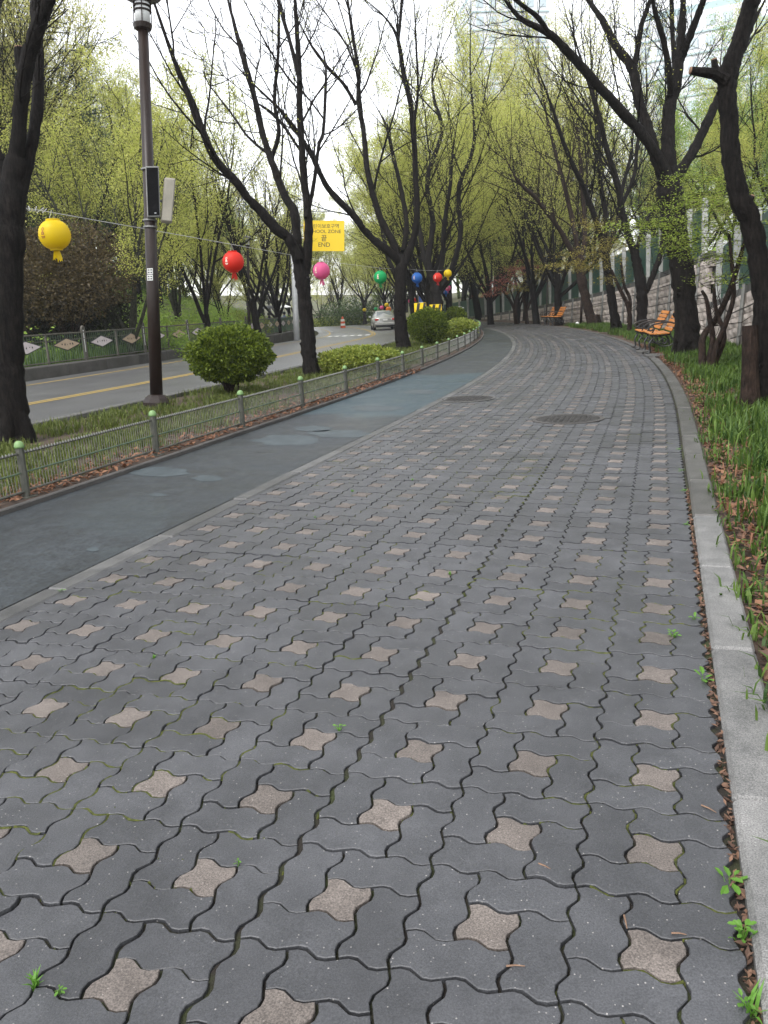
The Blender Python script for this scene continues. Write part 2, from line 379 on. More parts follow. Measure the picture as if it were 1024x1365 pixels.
# coloured coating on a stretch of the asphalt path: worn teal paint with pale worn patches
def path_coating():
    m = MAT['asphalt_path']; N = m.node_tree.nodes; L = m.node_tree.links; b = N['Principled BSDF']
    src = b.inputs['Base Color'].links[0].from_socket
    g = N.new('ShaderNodeNewGeometry'); sp = N.new('ShaderNodeSeparateXYZ'); L.new(g.outputs['Position'], sp.inputs[0])
    n = N.new('ShaderNodeTexNoise'); n.inputs['Scale'].default_value = .9; n.inputs['Detail'].default_value = 5; L.new(g.outputs['Position'], n.inputs['Vector'])
    ad = N.new('ShaderNodeMath'); ad.operation = 'MULTIPLY_ADD'; L.new(n.outputs['Fac'], ad.inputs[0]); ad.inputs[1].default_value = 1.6; L.new(sp.outputs[1], ad.inputs[2])
    a = N.new('ShaderNodeMapRange'); a.interpolation_type = 'SMOOTHSTEP'; a.inputs[1].default_value = 9.0; a.inputs[2].default_value = 9.35; L.new(ad.outputs[0], a.inputs[0])
    c = N.new('ShaderNodeMapRange'); c.interpolation_type = 'SMOOTHSTEP'; c.inputs[1].default_value = 14.9; c.inputs[2].default_value = 15.4; c.inputs[3].default_value = 1; c.inputs[4].default_value = 0; L.new(ad.outputs[0], c.inputs[0])
    mu = N.new('ShaderNodeMath'); mu.operation = 'MULTIPLY'; L.new(a.outputs[0], mu.inputs[0]); L.new(c.outputs[0], mu.inputs[1])
    mu2 = N.new('ShaderNodeMath'); mu2.operation = 'MULTIPLY'; L.new(mu.outputs[0], mu2.inputs[0]); mu2.inputs[1].default_value = .8
    mx = N.new('ShaderNodeMix'); mx.data_type = 'RGBA'; L.new(mu2.outputs[0], mx.inputs[0]); L.new(src, mx.inputs[6]); mx.inputs[7].default_value = (.022, .046, .058, 1)
    # worn pale patches, wide and flat
    mp = N.new('ShaderNodeMapping'); mp.inputs['Scale'].default_value = (.55, .42, 1); L.new(g.outputs['Position'], mp.inputs[0])
    n2 = N.new('ShaderNodeTexNoise'); n2.inputs['Scale'].default_value = 1.25; n2.inputs['Detail'].default_value = 7; n2.inputs['Distortion'].default_value = .3; L.new(mp.outputs[0], n2.inputs['Vector'])
    p = N.new('ShaderNodeMapRange'); p.interpolation_type = 'SMOOTHSTEP'; p.inputs[1].default_value = .585; p.inputs[2].default_value = .615; p.inputs[4].default_value = .12; L.new(n2.outputs['Fac'], p.inputs[0])
    mx2 = N.new('ShaderNodeMix'); mx2.data_type = 'RGBA'; L.new(p.outputs[0], mx2.inputs[0]); L.new(mx.outputs[2], mx2.inputs[6]); mx2.inputs[7].default_value = (.052, .075, .082, 1)
    L.new(mx2.outputs[2], b.inputs['Base Color'])
path_coating()

# ------------------------------------------------------------------ the setting
rng = np.random.default_rng(7); random.seed(7)
def sheet(name, xa, xb, y0, y1, zf, m, ny=80, nx=2, parent=None):
    ys = np.linspace(y0, y1, ny); V = []
    for y in ys:
        a, b = float(xa(y)), float(xb(y))
        for i in range(nx):
            x = a+(b-a)*i/(nx-1); V.append((x, y, float(zf(x, y))))
    i = np.arange(ny-1)[:, None]*nx; j = np.arange(nx-1)[None]
    F = np.stack([i+j, i+j+1, i+nx+j+1, i+nx+j], -1).reshape(-1, 4)
    return link(name, np_mesh(name, V, F, MAT[m], True), parent)
# terrain: one sheet out to the horizon
gx = np.unique(np.concatenate([np.linspace(-60, 40, 121), np.linspace(-900, -60, 15), np.linspace(40, 900, 15)]))
gy = np.unique(np.concatenate([np.linspace(-12, 110, 123), np.linspace(-300, -12, 7), np.linspace(110, 1200, 15)]))
XX, YY = np.meshgrid(gx, gy); ZZ = np.clip(GZ(XX, np.clip(YY, -12, 140)), -6, 9.5)
i = np.arange(len(gy)-1)[:, None]*len(gx); j = np.arange(len(gx)-1)[None]
tag(link('ground', np_mesh('ground', np.stack([XX, YY, ZZ], -1).reshape(-1, 3), np.stack([i+j, i+j+1, i+len(gx)+j+1, i+len(gx)+j], -1).reshape(-1, 4), MAT['ground_cover'], True)), kind='structure')
road = tag(sheet('road', lambda y: ROADC(y)-4.2, lambda y: ROADC(y)+2.75, -8, 110, lambda x, y: RZ(y)+.0, 'asphalt_road', 120), kind='structure')
for s_ in (-.13, .05):
    sheet('yellow_line', lambda y: ROADC(y)+s_, lambda y: ROADC(y)+s_+.09, -8, 92, lambda x, y: RZ(y)+.005, 'line_yellow', 110, parent=road)
sheet('yellow_line', lambda y: ROADC(y)-3.3, lambda y: ROADC(y)-3.2, -8, 92, lambda x, y: RZ(y)+.005, 'line_yellow', 110, parent=road)
for k in range(6):
    xo = -3.0+.5*k
    sheet('crossing_bar', lambda y: ROADC(y)+xo, lambda y: ROADC(y)+xo+.28, 47, 50, lambda x, y: RZ(y)+.006, 'line_white', 6, parent=road)
asph = tag(sheet('asphalt_path', lambda y: FEN(y)+.17, lambda y: K(y)-3.13, -6, 75, lambda x, y: .006, 'asphalt_path', 110), kind='structure')
mat('worn_patch', (.028, .039, .045), (.046, .061, .068), scale=5, rough=.5, bump=.3, bscale=160, obj=False)
for (px_, py_, wx, wy) in ((385, 588, 43, 7), (417, 572.5, 24, 4), (452, 579, 42, 5), (215, 630, 40, 6), (277, 639, 20, 4), (211, 661, 11, 2), (124, 734, 8, 3), (500, 545, 34, 4), (560, 523, 22, 3)):
    n_ = 34; P_ = []
    for k in range(n_):
        a = 2*math.pi*k/n_; q_ = 1+random.uniform(-.07, .07)+.3*mnoise.noise((math.cos(a)*1.6+px_, math.sin(a)*1.6, py_)); g_ = ground(px_+wx*q_*math.cos(a), py_+wy*q_*math.sin(a)); P_.append((g_[0], g_[1], .0072+.0002*(int(px_) % 7)))
    link('worn_patch', np_mesh('worn_patch', P_, np.arange(n_)[None, ::-1], MAT['worn_patch']), asph)
tag(sheet('planting_strip', lambda y: ROADC(y)+2.9, lambda y: FEN(y)+.16, -6, 75, lambda x, y: .035+RZ(y)*sstep(FEN(y)-.5, FEN(y)-2, x) if False else (.035 if x > FEN(y)-1 else .05), 'soil', 90, 6), kind='structure')
tag(sheet('verge', lambda y: K(y)+.165, lambda y: WALLX(y)+.05, -6, 80, lambda x, y: -.01+(.02*math.sin(x*5+y*2)+.03*math.sin(y*1.3))*min(1, max(0, (x-K(y)-.165)*2.5)), 'soil', 110, 8), kind='structure')
# kerb between road and planting strip, kerb and low upstand under the far fence
def kerb_run(name, fx, w, z0f, z1f, y0, y1, L, m, label, cat, ch=.012, gap=.006, stones=True):
    root = empty(name, (float(fx(y0)), y0, 0), label, cat)
    y = y0
    while y < y1:
        a, b = y+gap/2, min(y+L, y1)-gap/2; ym = (a+b)/2
        dx = float(fx(b)-fx(a)); ln = math.hypot(dx, b-a)
        z0, z1 = float(z0f(ym)), float(z1f(ym))+random.uniform(-.003, .003)
        o = MB().box((0, 0, 0), (w, ln, z1-z0), ch).build('kerb_stone', MAT[m], root)
        o.location = (float(fx(ym))-root.location.x+w*.0, ym-y0, (z0+z1)/2); o.rotation_euler = (0, 0, -math.atan2(dx, b-a)+random.uniform(-.002, .002))
        y += L
    return root
kerb_run('kerb', lambda y: K(y)+.085, .15, lambda y: -.12, lambda y: .02, -2.41, 3.59, 1.0, 'granite', 'pale grey granite kerb stones in the right foreground', 'kerb')
kerb_run('kerb', lambda y: K(y)+.085, .15, lambda y: -.12, lambda y: .02, 3.59, 16.6, 1.0, 'granite_dark', 'darker damp kerb stones beside the green verge', 'kerb')
kerb_run('kerb', lambda y: K(y)+.085, .12, lambda y: -.12, lambda y: .012, 16.6, 62, 2.0, 'concrete_dark', 'dark damp kerb curving on past the benches', 'kerb')
kerb_run('edging_strip', lambda y: K(y)-3.065, .125, lambda y: -.1, lambda y: .010, -3.2, 62, 1.0, 'edging', 'pale flush edging stones between asphalt path and block paving', 'edging', gap=.004)
kerb_run('kerb', lambda y: ROADC(y)+2.83, .16, lambda y: RZ(y)-.1, lambda y: max(.08, float(RZ(y))+.12), -6, 75, 2.0, 'concrete', 'pale roadside kerb behind the planting strip with the trees', 'kerb')
kerb_run('low_wall', lambda y: ROADC(y)-4.85, .5, lambda y: RZ(y)-.1, lambda y: .28, 4, 90, 2.0, 'concrete_dark', 'dark low concrete upstand under the diamond plate fence', 'low wall', .02)
kerb_run('edging_board', lambda y: FEN(y)+.14, .05, lambda y: -.05, lambda y: .045, -4, 60, 2.0, 'concrete_dark', 'thin dark edging at the foot of the low mesh fence', 'edging', .008)

# ------------------------------------------------------------------ block paving
U_ = .1125
def wavex(t):
    f = t-math.floor(t); return float(np.interp(f, [0, .2, .36, .62, .8, 1], [0, .085, .085, -.085, -.085, 0]))
def outline(x0, y0, x1, y1, ts):
    """outline of a block over grid cells with wavy joints (grid units)"""
    P = []
    for x in range(x0, x1): P += [(x+t, y0+wavex(t)) for t in ts]
    for y in range(y0, y1): P += [(x1-wavex(t), y+t) for t in ts]
    r = [1-t for t in ts]
    for x in range(x1, x0, -1): P += [(x-1+t, y1+wavex(t)) for t in r]
    for y in range(y1, y0, -1): P += [(x0-wavex(t), y-1+t) for t in r]
    return np.array(P, float)
def inset(P, d):
    a = np.roll(P, 1, 0); b = np.roll(P, -1, 0)
    e1 = P-a; e2 = b-P
    n1 = np.stack([-e1[:, 1], e1[:, 0]], 1); n2 = np.stack([-e2[:, 1], e2[:, 0]], 1)
    n1 /= np.linalg.norm(n1, axis=1)[:, None]+1e-9; n2 /= np.linalg.norm(n2, axis=1)[:, None]+1e-9
    m = n1+n2; m /= np.maximum((m*n1).sum(1), .6)[:, None]
    return P+m*d
TS_HI = [0, .2, .36, .62, .8]; TS_LO = [0, .28, .71]
# cells of one 3 x 3 module round the star (star cell 0,0)
BLK = [(0, 1, 2, 2), (-1, 0, 0, 2), (-1, -1, 1, 0), (1, -1, 2, 1)]
def block_mesh(cell, ts, m, gap=.0032, cham=.0017, name='paver'):
    P = outline(*cell, ts)*U_
    c = np.array([(cell[0]+cell[2])/2, (cell[1]+cell[3])/2])*U_
    A = inset(P-c, gap); n = len(A)
    if cham:
        T = inset(A, cham); V = np.vstack([np.c_[T, np.zeros(n)], np.c_[A, np.full(n, -cham)], np.c_[A, np.full(n, -.03)]])
        R_ = 3
    else:
        V = np.vstack([np.c_[A, np.zeros(n)], np.c_[A, np.full(n, -.02)]]); R_ = 2
    k = np.arange(n); kn = (k+1) % n
    Q = np.concatenate([np.stack([r*n+kn, r*n+k, (r+1)*n+k, (r+1)*n+kn], 1) for r in range(R_-1)])
    return V, [np.arange(n)[None], Q[:, ::-1]], c
pav = tag(sheet('block_paving', lambda y: K(y)-3.05, lambda y: K(y)+.02, -6, 75, lambda x, y: -.013, 'bed_soil', 110), kind='structure')
hi = []
for cell in BLK+[(0, 0, 1, 1)]:
    V, F, c = block_mesh(cell, TS_HI, None)
    hi.append((np_mesh('paver', V, F, MAT['paver_star' if cell == (0, 0, 1, 1) else 'paver_grey']), c))
lo = [block_mesh(cell, TS_LO, None, .0034, 0) for cell in BLK+[(0, 0, 1, 1)]]
cand = []
for row in range(-4, 185):
    for col_ in range(0, 10):
        for b in range(5):
            c = hi[b][1]
            x = -col_*3*U_-U_/2+c[0]; y = row*3*U_-U_/2+c[1]
            cand.append((math.hypot(x-CAM[0], y-CAM[1]), x, y, b))
def seen(x, y):
    p = RW @ (np.array([x+float(K(y))-.18, y, 0])-CAM)
    return p[2] > .3 and -60 < 512+FPX*p[0]/p[2] < 1084 and 682+FPX*p[1]/p[2] < 1440
cand = [c for c in cand if seen(c[1], c[2]) and c[1] > -3.02]
cand.sort()
cnt = [0, 0]; rest = {0: ([], [], 0, [], 0), 1: ([], [], 0, [], 0)}
acc = {0: [[], [], []], 1: [[], [], []]}; nb = [0, 0]
GONE = {(0, 5, 3)}
for dist, x, y, b in cand:
    st = 1 if b == 4 else 0
    dz = random.gauss(0, .0015)+.004*mnoise.noise((x*.9, y*.5, 3)); tx, ty = random.gauss(0, .009), random.gauss(0, .009)
    if x < -.84 and y < 5.6: x -= .008; dz -= .0035*max(0, 1-abs(x+.95)/.5)
    if cnt[st] < (110 if st else 300):
        cnt[st] += 1
        o = link('star_paver' if st else 'paver', hi[b][0], pav)
        o.location = (x+float(K(y))-.18, y, dz); o.rotation_euler = (tx, ty, random.gauss(0, .006))
    else:
        V, F, c = lo[b]; V = V.copy(); V[:, 2] += dz+V[:, 0]*tx+V[:, 1]*ty
        V[:, 0] += x; V[:, 1] += y; V[:, 0] += K(V[:, 1])-.18
        acc[st][0].append(V); acc[st][1].append(F[0]+nb[st]); acc[st][2].append(F[1]+nb[st]); nb[st] += len(V)
for st in (0, 1):
    V = np.concatenate(acc[st][0]); fs = {}
    for f in acc[st][1]: fs.setdefault(f.shape[1], []).append(f)
    me = np_mesh('far_pavers', V, [np.concatenate(v) for v in fs.values()]+[np.concatenate(acc[st][2])], MAT['paver_star' if st else 'paver_grey'])
    tag(link('star_pavers' if st else 'pavers', me, pav), kind='stuff')
# moss filling some joints
sv = []; sq = []; sn = 0
for ix in range(-27, 2):
    for iy in range(-8, 62):
        for hz in (0, 1):
            cx, cy = ix*U_-U_/2, iy*U_-U_/2
            if ((ix % 3, iy % 3) in ((1, 1),) and False): continue
            v_ = mnoise.noise((cx*1.1+3, cy*.8, 1.5))+.5*mnoise.noise((cx*5, cy*5, 4))
            if v_+random.uniform(-.25, .25) < -.02: continue
            # skip the joint lines that run inside a block
            a_, b_ = ix % 3, iy % 3
            if hz and (a_, b_) in ((2, 1), (1, 0)): continue
            if not hz and (a_, b_) in ((1, 1), (0, 2)): continue
            t0_, t1_ = sorted((random.random(), random.random()))
            if t1_-t0_ < .3: t0_, t1_ = 0, 1
            ts_ = np.linspace(t0_, t1_, 7)
            for t_ in ts_:
                w_ = random.uniform(.0016, .0042); z_ = -random.uniform(.0005, .006)
                if hz: p_ = (cx+t_*U_, cy+wavex(t_)*U_); sv += [(p_[0], p_[1]-w_, z_-.003), (p_[0], p_[1]+w_, z_)]
                else: p_ = (cx-wavex(t_)*U_, cy+t_*U_); sv += [(p_[0]-w_, p_[1], z_), (p_[0]+w_, p_[1], z_-.003)]
            sq += [(sn+2*k, sn+2*k+1, sn+2*k+3, sn+2*k+2) for k in range(6)]; sn += 14
sv = [(x_-(.008 if x_ < -.84 else 0), y_, z_) for x_, y_, z_ in sv if True]
tag(link('moss_lines', np_mesh('moss_lines', sv, np.array(sq), MAT['moss']), pav), kind='stuff')
# moss tufts along some joints
mv = []; mf = []
for _ in range(2600):
    x = random.uniform(-3, .1); y = random.uniform(-.8, 5.5)
    if mnoise.noise((x*1.3+5, y*1.3, 2)) < .02: continue
    gxx = round((x+U_/2)/U_)*U_-U_/2 if random.random() < .35 else x
    gyy = y if gxx != x else round((y+U_/2)/U_)*U_-U_/2
    if gxx == x: gyy += wavex((x+U_/2)/U_)*U_
    else: gxx -= wavex((y+U_/2)/U_)*U_
    n = len(mv); r = random.uniform(.003, .0055); a0 = random.random()*6; ex = random.uniform(1, 3.2); hz = gxx != x
    for k in range(6):
        a = a0+k*math.pi/3; ca, sa = math.cos(a)*r, math.sin(a)*r
        if hz: sa *= ex
        else: ca *= ex
        mv.append((gxx+ca, gyy+sa, -.0125))
    mv.append((gxx, gyy, -.0125+random.uniform(.006, .0125)))
    mf += [(n+k, n+(k+1) % 6, n+6) for k in range(6)]
tag(link('moss', np_mesh('moss', mv, np.array(mf), MAT['moss'], True), pav), kind='stuff')
# manhole covers
def manhole(px, py, r, name, label, m, m2):
    p = ground(px, py); root = empty(name, (p[0], p[1], 0), label, 'manhole cover')
    MB().lathe([(r+.05, .001), (r+.05, .009), (r+.004, .009), (r+.004, .004), (0, .004)], 40).build('frame', MAT[m2], root)
    mb = MB().lathe([(r, .003), (r, .008), (r-.03, .0095), (r-.05, .0075), (0, .0075)], 40)
    mb.build('cover', MAT[m], root)
    g_ = MB()
    for a in range(-5, 6):
        for b in range(-5, 6):
            if math.hypot(a, b)*.058 < r-.07: g_.box((a*.058, b*.058, .0095), (.034, .034, .006), .002)
    tag(g_.build('studs', MAT[m], root), kind='stuff')
manhole(757, 559, .34, 'manhole_cover', 'round dark iron manhole cover set in block paving', 'manhole_iron', 'concrete_dark')
manhole(622, 532, .36, 'manhole_cover', 'wide pale-rimmed manhole patch where paving meets the asphalt', 'manhole_iron', 'concrete')

# ------------------------------------------------------------------ low mesh fence along the planting strip
def low_fence():
    root = empty('low_fence', (FEN(1.82), 1.82, 0), 'low wire mesh fence with green domed post caps along the asphalt path', 'fence')
    ox, oy = float(FEN(1.82)), 1.82
    pm = MB().box((0, 0, .006), (.12, .12, .012), .003).tube([(0, 0, .01), (0, 0, .385)], .031, 10).mesh('post', MAT['fence_metal'])
    cm = MB().lathe([(.037, .383), (.039, .395), (.033, .418), (.018, .434), (0, .438)], 12).mesh('cap', MAT['cap_green'], True)
    ys = [1.82+1.8*k for k in range(0, 24)]
    PX = [(float(FEN(y)), y) for y in ys]
    for k, (x, y) in enumerate(PX):
        p = link('post', pm, root); p.location = (x-ox, y-oy, .03); p.rotation_euler = (random.gauss(0, .012), random.gauss(0, .012), 0)
        link('cap', cm, p)
        if k == len(PX)-1: break
        a = np.array([x-ox, y-oy, 0]); b = np.array([PX[k+1][0]-ox, PX[k+1][1]-oy, 0]); d = b-a; L = np.linalg.norm(d); d /= L
        n_ = np.array([d[1], -d[0], 0])
        pan = empty('panel', a); pan.parent = root
        def run(z, r, nm, m): MB().tube([d*.03+np.array([0, 0, z]), d*(L-.03)+np.array([0, 0, z+random.gauss(0, .004)])], r, 6).build(nm, MAT[m], pan)
        run(.372, .010, 'top_rail', 'fence_metal'); run(.225, .007, 'middle_rail', 'fence_green'); run(.085, .010, 'bottom_rail', 'fence_metal')
        V = []; Q = []; nn = 0
        sp = .034 if k < 5 else .05; m_ = int((L-.08)/sp)
        for q in range(m_+1):
            c = d*(.04+q*sp)
            P = [c+np.array([0, 0, .08]), c+np.array([0, 0, .375])]
            v, f, _ = tube_arrays(np.array(P), np.array([.0028, .0028]), 3)
            V.append(v); Q.append(f+nn); nn += len(v)
        # coiled top: slanted loops over the rail
        for q in range(m_):
            c = d*(.04+q*sp)
            P = [c+n_*.014+np.array([0, 0, .372]), c+d*sp*.4+np.array([0, 0, .388]), c+d*sp*.9-n_*.014+np.array([0, 0, .370])]
            v, f, _ = tube_arrays(np.array(P), np.array([.004]*3), 4)
            V.append(v); Q.append(f+nn); nn += len(v)
        tag(link('wire_mesh', np_mesh('wire_mesh', np.concatenate(V), np.concatenate(Q), MAT['steel_grey']), pan), kind='stuff')
low_fence()

# ------------------------------------------------------------------ far fence with hoop posts and diamond plates
def far_fence():
    fx = lambda y: float(ROADC(y))-4.87
    y0 = 5.0; ox = fx(y0); zb = .28
    root = empty('plate_fence', (ox, y0, zb), 'steel fence with hooped posts and lettered diamond plates across the road', 'fence')
    hp = []
    for t in np.linspace(0, math.pi, 9): hp.append((0, -.06*math.cos(t), .90+.06*math.sin(t)))
    hoop = MB().tube([(0, -.06, 0)]+hp+[(0, .06, 0)], .033, 8).mesh('hoop_post', MAT['fence_bronze'])
    plate_w = MB().box((0, 0, .55), (.012, .075, .62), .003).mesh('nameplate', MAT['white_paint'])
    thin = MB().box((0, 0, .41), (.05, .05, .82), .004).mesh('post', MAT['fence_bronze'])
    bar = MB().tube([(0, 0, .07), (0, 0, .78)], .008, 4).mesh('bar', MAT['fence_green'])
    s = 1.0
    lz = MB().prism([(-.60*s, 0), (0, .15*s), (.60*s, 0), (0, -.15*s)], -.012, .012, 0)
    pl = [lz.mesh('plate', MAT['plate_pink']), lz.mesh('plate', MAT['plate_tan'])]
    rim = MB()
    Q = [(-.64, 0), (0, .17), (.64, 0), (0, -.17)]
    for k in range(4):
        a, b = Q[k], Q[(k+1) % 4]; rim.tube([(0, a[0], a[1]), (0, b[0], b[1])], .012, 5)
    rim = rim.mesh('plate_rim', MAT['black_metal'])
    def lettering(seed):
        r = random.Random(seed); m = MB()
        for k in range(5):
            yy = -.24+.12*k
            for _ in range(3):
                m.box((.0155, yy+r.uniform(-.018, .018), r.uniform(-.02, .02)), (.003, r.choice([.008, .04]), r.choice([.008, .04])))
        return m.mesh('lettering', MAT['sign_black'])
    let = [lettering(1), lettering(2), lettering(3)]
    y = y0; k = 0; nbar = 0; extra = []
    while y < 84:
        x = fx(y); sl = -(fx(y+.5)-fx(y-.5)); a = math.atan(sl)
        st = hoop if k % 2 == 0 else thin
        o = link('hoop_post' if k % 2 == 0 else 'post', st, root); o.location = (x-ox, y-y0, 0); o.rotation_euler = (0, 0, a)
        if k % 2 == 0: link('nameplate', plate_w, o).location = (.0, 0, 0)
        y2 = y+1.8; x2 = fx(y2); ym, xm = (y+y2)/2, (x+x2)/2; L = math.hypot(1.8, x2-x)
        for z, r, nm in ((.80, .024, 'top_rail'), (.62, .012, 'middle_rail'), (.06, .018, 'bottom_rail')):
            MB().tube([(x-ox, y-y0, z), (x2-ox, y2-y0, z)], r, 6).build(nm, MAT['fence_bronze'], root)
        p = link('plate', pl[k % 2], root); p.location = (xm-ox+.03, ym-y0, .50); p.rotation_euler = (0, 0, a)
        link('plate_rim', rim, p); link('lettering', let[k % 3], p)
        for q in range(1, 16):
            t = q/16; px_, py_ = x+(x2-x)*t-ox, y+t*1.8-y0
            if nbar < 300:
                b = link('bar', bar, root); b.location = (px_, py_, 0); nbar += 1
            else: extra.append((px_, py_))
        y = y2; k += 1
    mb = MB()
    for px_, py_ in extra: mb.box((px_, py_, .42), (.014, .014, .7))
    tag(mb.build('bars', MAT['fence_green'], root), kind='stuff')
far_fence()

# ------------------------------------------------------------------ retaining wall of rough blocks, posts, green screen above
def retaining_wall():
    root = empty('retaining_wall', (float(WALLX(6)), 6, -.1), 'pale rough block retaining wall rising behind the verge', 'wall')
    ox, oy, oz = root.location
    protos = []
    for k in range(7):
        r = np.random.default_rng(40+k); n1, n2 = 4, 3
        V = []; 
        for a in range(n1):
            for b in range(n2):
                edge = (a in (0, n1-1)) or (b in (0, n2-1))
                V.append((-(0.0 if edge else r.uniform(.010, .035)), -.5+a/(n1-1), b/(n2-1)))
        for a in range(n1):
            for b in range(n2):
                if (a in (0, n1-1)) or (b in (0, n2-1)): V.append((.12, -.5+a/(n1-1), b/(n2-1)))
        idx = {}
        q = n1*n2
        for a in range(n1):
            for b in range(n2):
                if (a in (0, n1-1)) or (b in (0, n2-1)): idx[(a, b)] = q; q += 1
        F = [(a*n2+b, a*n2+b+1, (a+1)*n2+b+1, (a+1)*n2+b) for a in range(n1-1) for b in range(n2-1)]
        ring = [(a, 0) for a in range(n1)]+[(n1-1, b) for b in range(1, n2)]+[(a, n2-1) for a in range(n1-2, -1, -1)]+[(0, b) for b in range(n2-2, 0, -1)]
        for i_, p in enumerate(ring):
            p2 = ring[(i_+1) % len(ring)]; F.append((p[0]*n2+p[1], p2[0]*n2+p2[1], idx[p2], idx[p]))
        m = MB().add(V, F); protos.append((m, m.mesh('block', MAT['wall_block'])))
    BL, BH = .62, .23; n = 0
    items = []
    y = 6.0; col_ = 0
    while y < 78:
        for c in range(14):
            yo = y+(BL/2 if c % 2 else 0)
            tilt = -.07
            zt = float(WTOP(yo)); ztop = zt-.16; zb = ztop-(c+1)*BH
            if zb < -.35: break
            items.append((yo, zb, c))
        y += BL
    items.sort(key=lambda t: abs(t[0]-16))
    big = MB()
    for yo, zb, c in items:
        sl = -(float(WALLX(yo+.3))-float(WALLX(yo-.3)))/.6
        batter = .05*(zb+.2)
        pos = np.array([float(WALLX(yo))+batter-ox+random.gauss(0, .008), yo-oy, zb-oz]); dip = float(WTOP(yo+.05)-WTOP(yo-.05))/.1
        if abs(dip) > .3: dip = -.07
        k = random.randrange(7)
        if n < 300:
            o = link('block', protos[k][1], root); o.location = pos; o.scale = (1, BL-.02, BH-.018); o.rotation_euler = (math.atan(dip), 0, math.atan(sl)); n += 1
        else:
            V = np.array(protos[k][0].v)*np.array([1, BL-.02, BH-.018]); R_ = Matrix.Rotation(math.atan(sl), 3, 'Z') @ Matrix.Rotation(math.atan(dip), 3, 'X')
            big.add(V @ np.array(R_).T+pos, protos[k][0].f)
    tag(big.build('blocks', MAT['wall_block'], root), kind='stuff')
    # backing, coping, vertical posts standing in front of the face
    y = 6.0
    while y < 78:
        y2 = min(y+2.4, 78); y2 = 23.15 if y < 23.15 < y2 else y2
        if 23.1 < y < 23.2: y = 23.25
        ym = (y+y2)/2
        xa, xb = float(WALLX(y)), float(WALLX(y2)); za, zb = float(WTOP(y)), float(WTOP(y2))
        def slab(nm, d0, d1, zlo, zhi, m):
            V = []
            for (xx, yy, zz) in ((xa, y+.005, za), (xb, y2-.005, zb)):
                for dx, h in ((d0, zlo), (d1, zlo), (d1, zhi), (d0, zhi)):
                    V.append((xx+dx-ox, yy-oy, (zz+h if h is not None else -.4)-oz))
            F = [(0, 1, 2, 3), (4, 7, 6, 5)]+[(i_, 4+i_, 4+(i_+1) % 4, (i_+1) % 4) for i_ in range(4)]
            MB().add(V, F).build(nm, MAT[m], root)
        slab('backing', .24, .5, None, -.1, 'concrete_dark')
        slab('coping', .10, .55, -.16, .0, 'concrete')
        y = y2
    for y in np.arange(7.2, 74, 1.9):
        y = float(y)+random.uniform(-.1, .1); x = float(WALLX(y)); z1 = float(WTOP(y))-.1
        b = np.array([x-.09-ox, y-oy, -.15-oz]); h = z1+.25; t = b+UP*h+np.array([.03*h, 0, 0])
        MB().tube([b, t], .045, 7).build('post', MAT['steel_grey'], root)
    for h in (.55, 1.1):
        for y in np.arange(8, 70, 3.8):
            y = float(y)
            if y < 23.2 < y+3.8: continue
            P = [(float(WALLX(v))-.10-ox+.03*h, v-oy, float(WTOP(v))-h-oz) for v in (y, y+1.9, y+3.78)]
            MB().tube(P, .016, 5).build('cable', MAT['concrete_dark'], root)
retaining_wall()
def screen_fence():
    y0 = 7.0; root = empty('screen_fence', (float(WALLX(y0))+.32, y0, float(WTOP(y0))), 'green mesh screen between pale posts on top of the retaining wall', 'fence')
    ox, oy, oz = root.location
    post = MB().box((0, 0, .75), (.15, .15, 1.7), .012).mesh('post', MAT['post_white'])
    ys = [y for y in np.arange(y0, 78, 2.0)]
    for k, y in enumerate(ys):
        y = float(y); x = float(WALLX(y))+.32; z = float(WTOP(y))
        o = link('post', post, root); o.location = (x-ox, y-oy, z-oz); o.rotation_euler = (-.093, 0, sl(K, y))
        y2 = y+2.0
        if y < 23.2 < y2: continue
        x2 = float(WALLX(y2))+.32; z2 = float(WTOP(y2))
        V = [(x+.03-ox, y-oy, z+.06-oz), (x2+.03-ox, y2-oy, z2+.06-oz), (x2+.07-ox, y2-oy+.1, z2+1.45-oz), (x+.07-ox, y-oy+.1, z+1.45-oz)]
        V += [(a+.03, b, c) for a, b, c in V]
        MB().add(V, [(0, 1, 2, 3), (4, 7, 6, 5), (0, 4, 5, 1), (1, 5, 6, 2), (2, 6, 7, 3), (3, 7, 4, 0)]).build('mesh_panel', MAT['mesh_green'], root)
screen_fence()

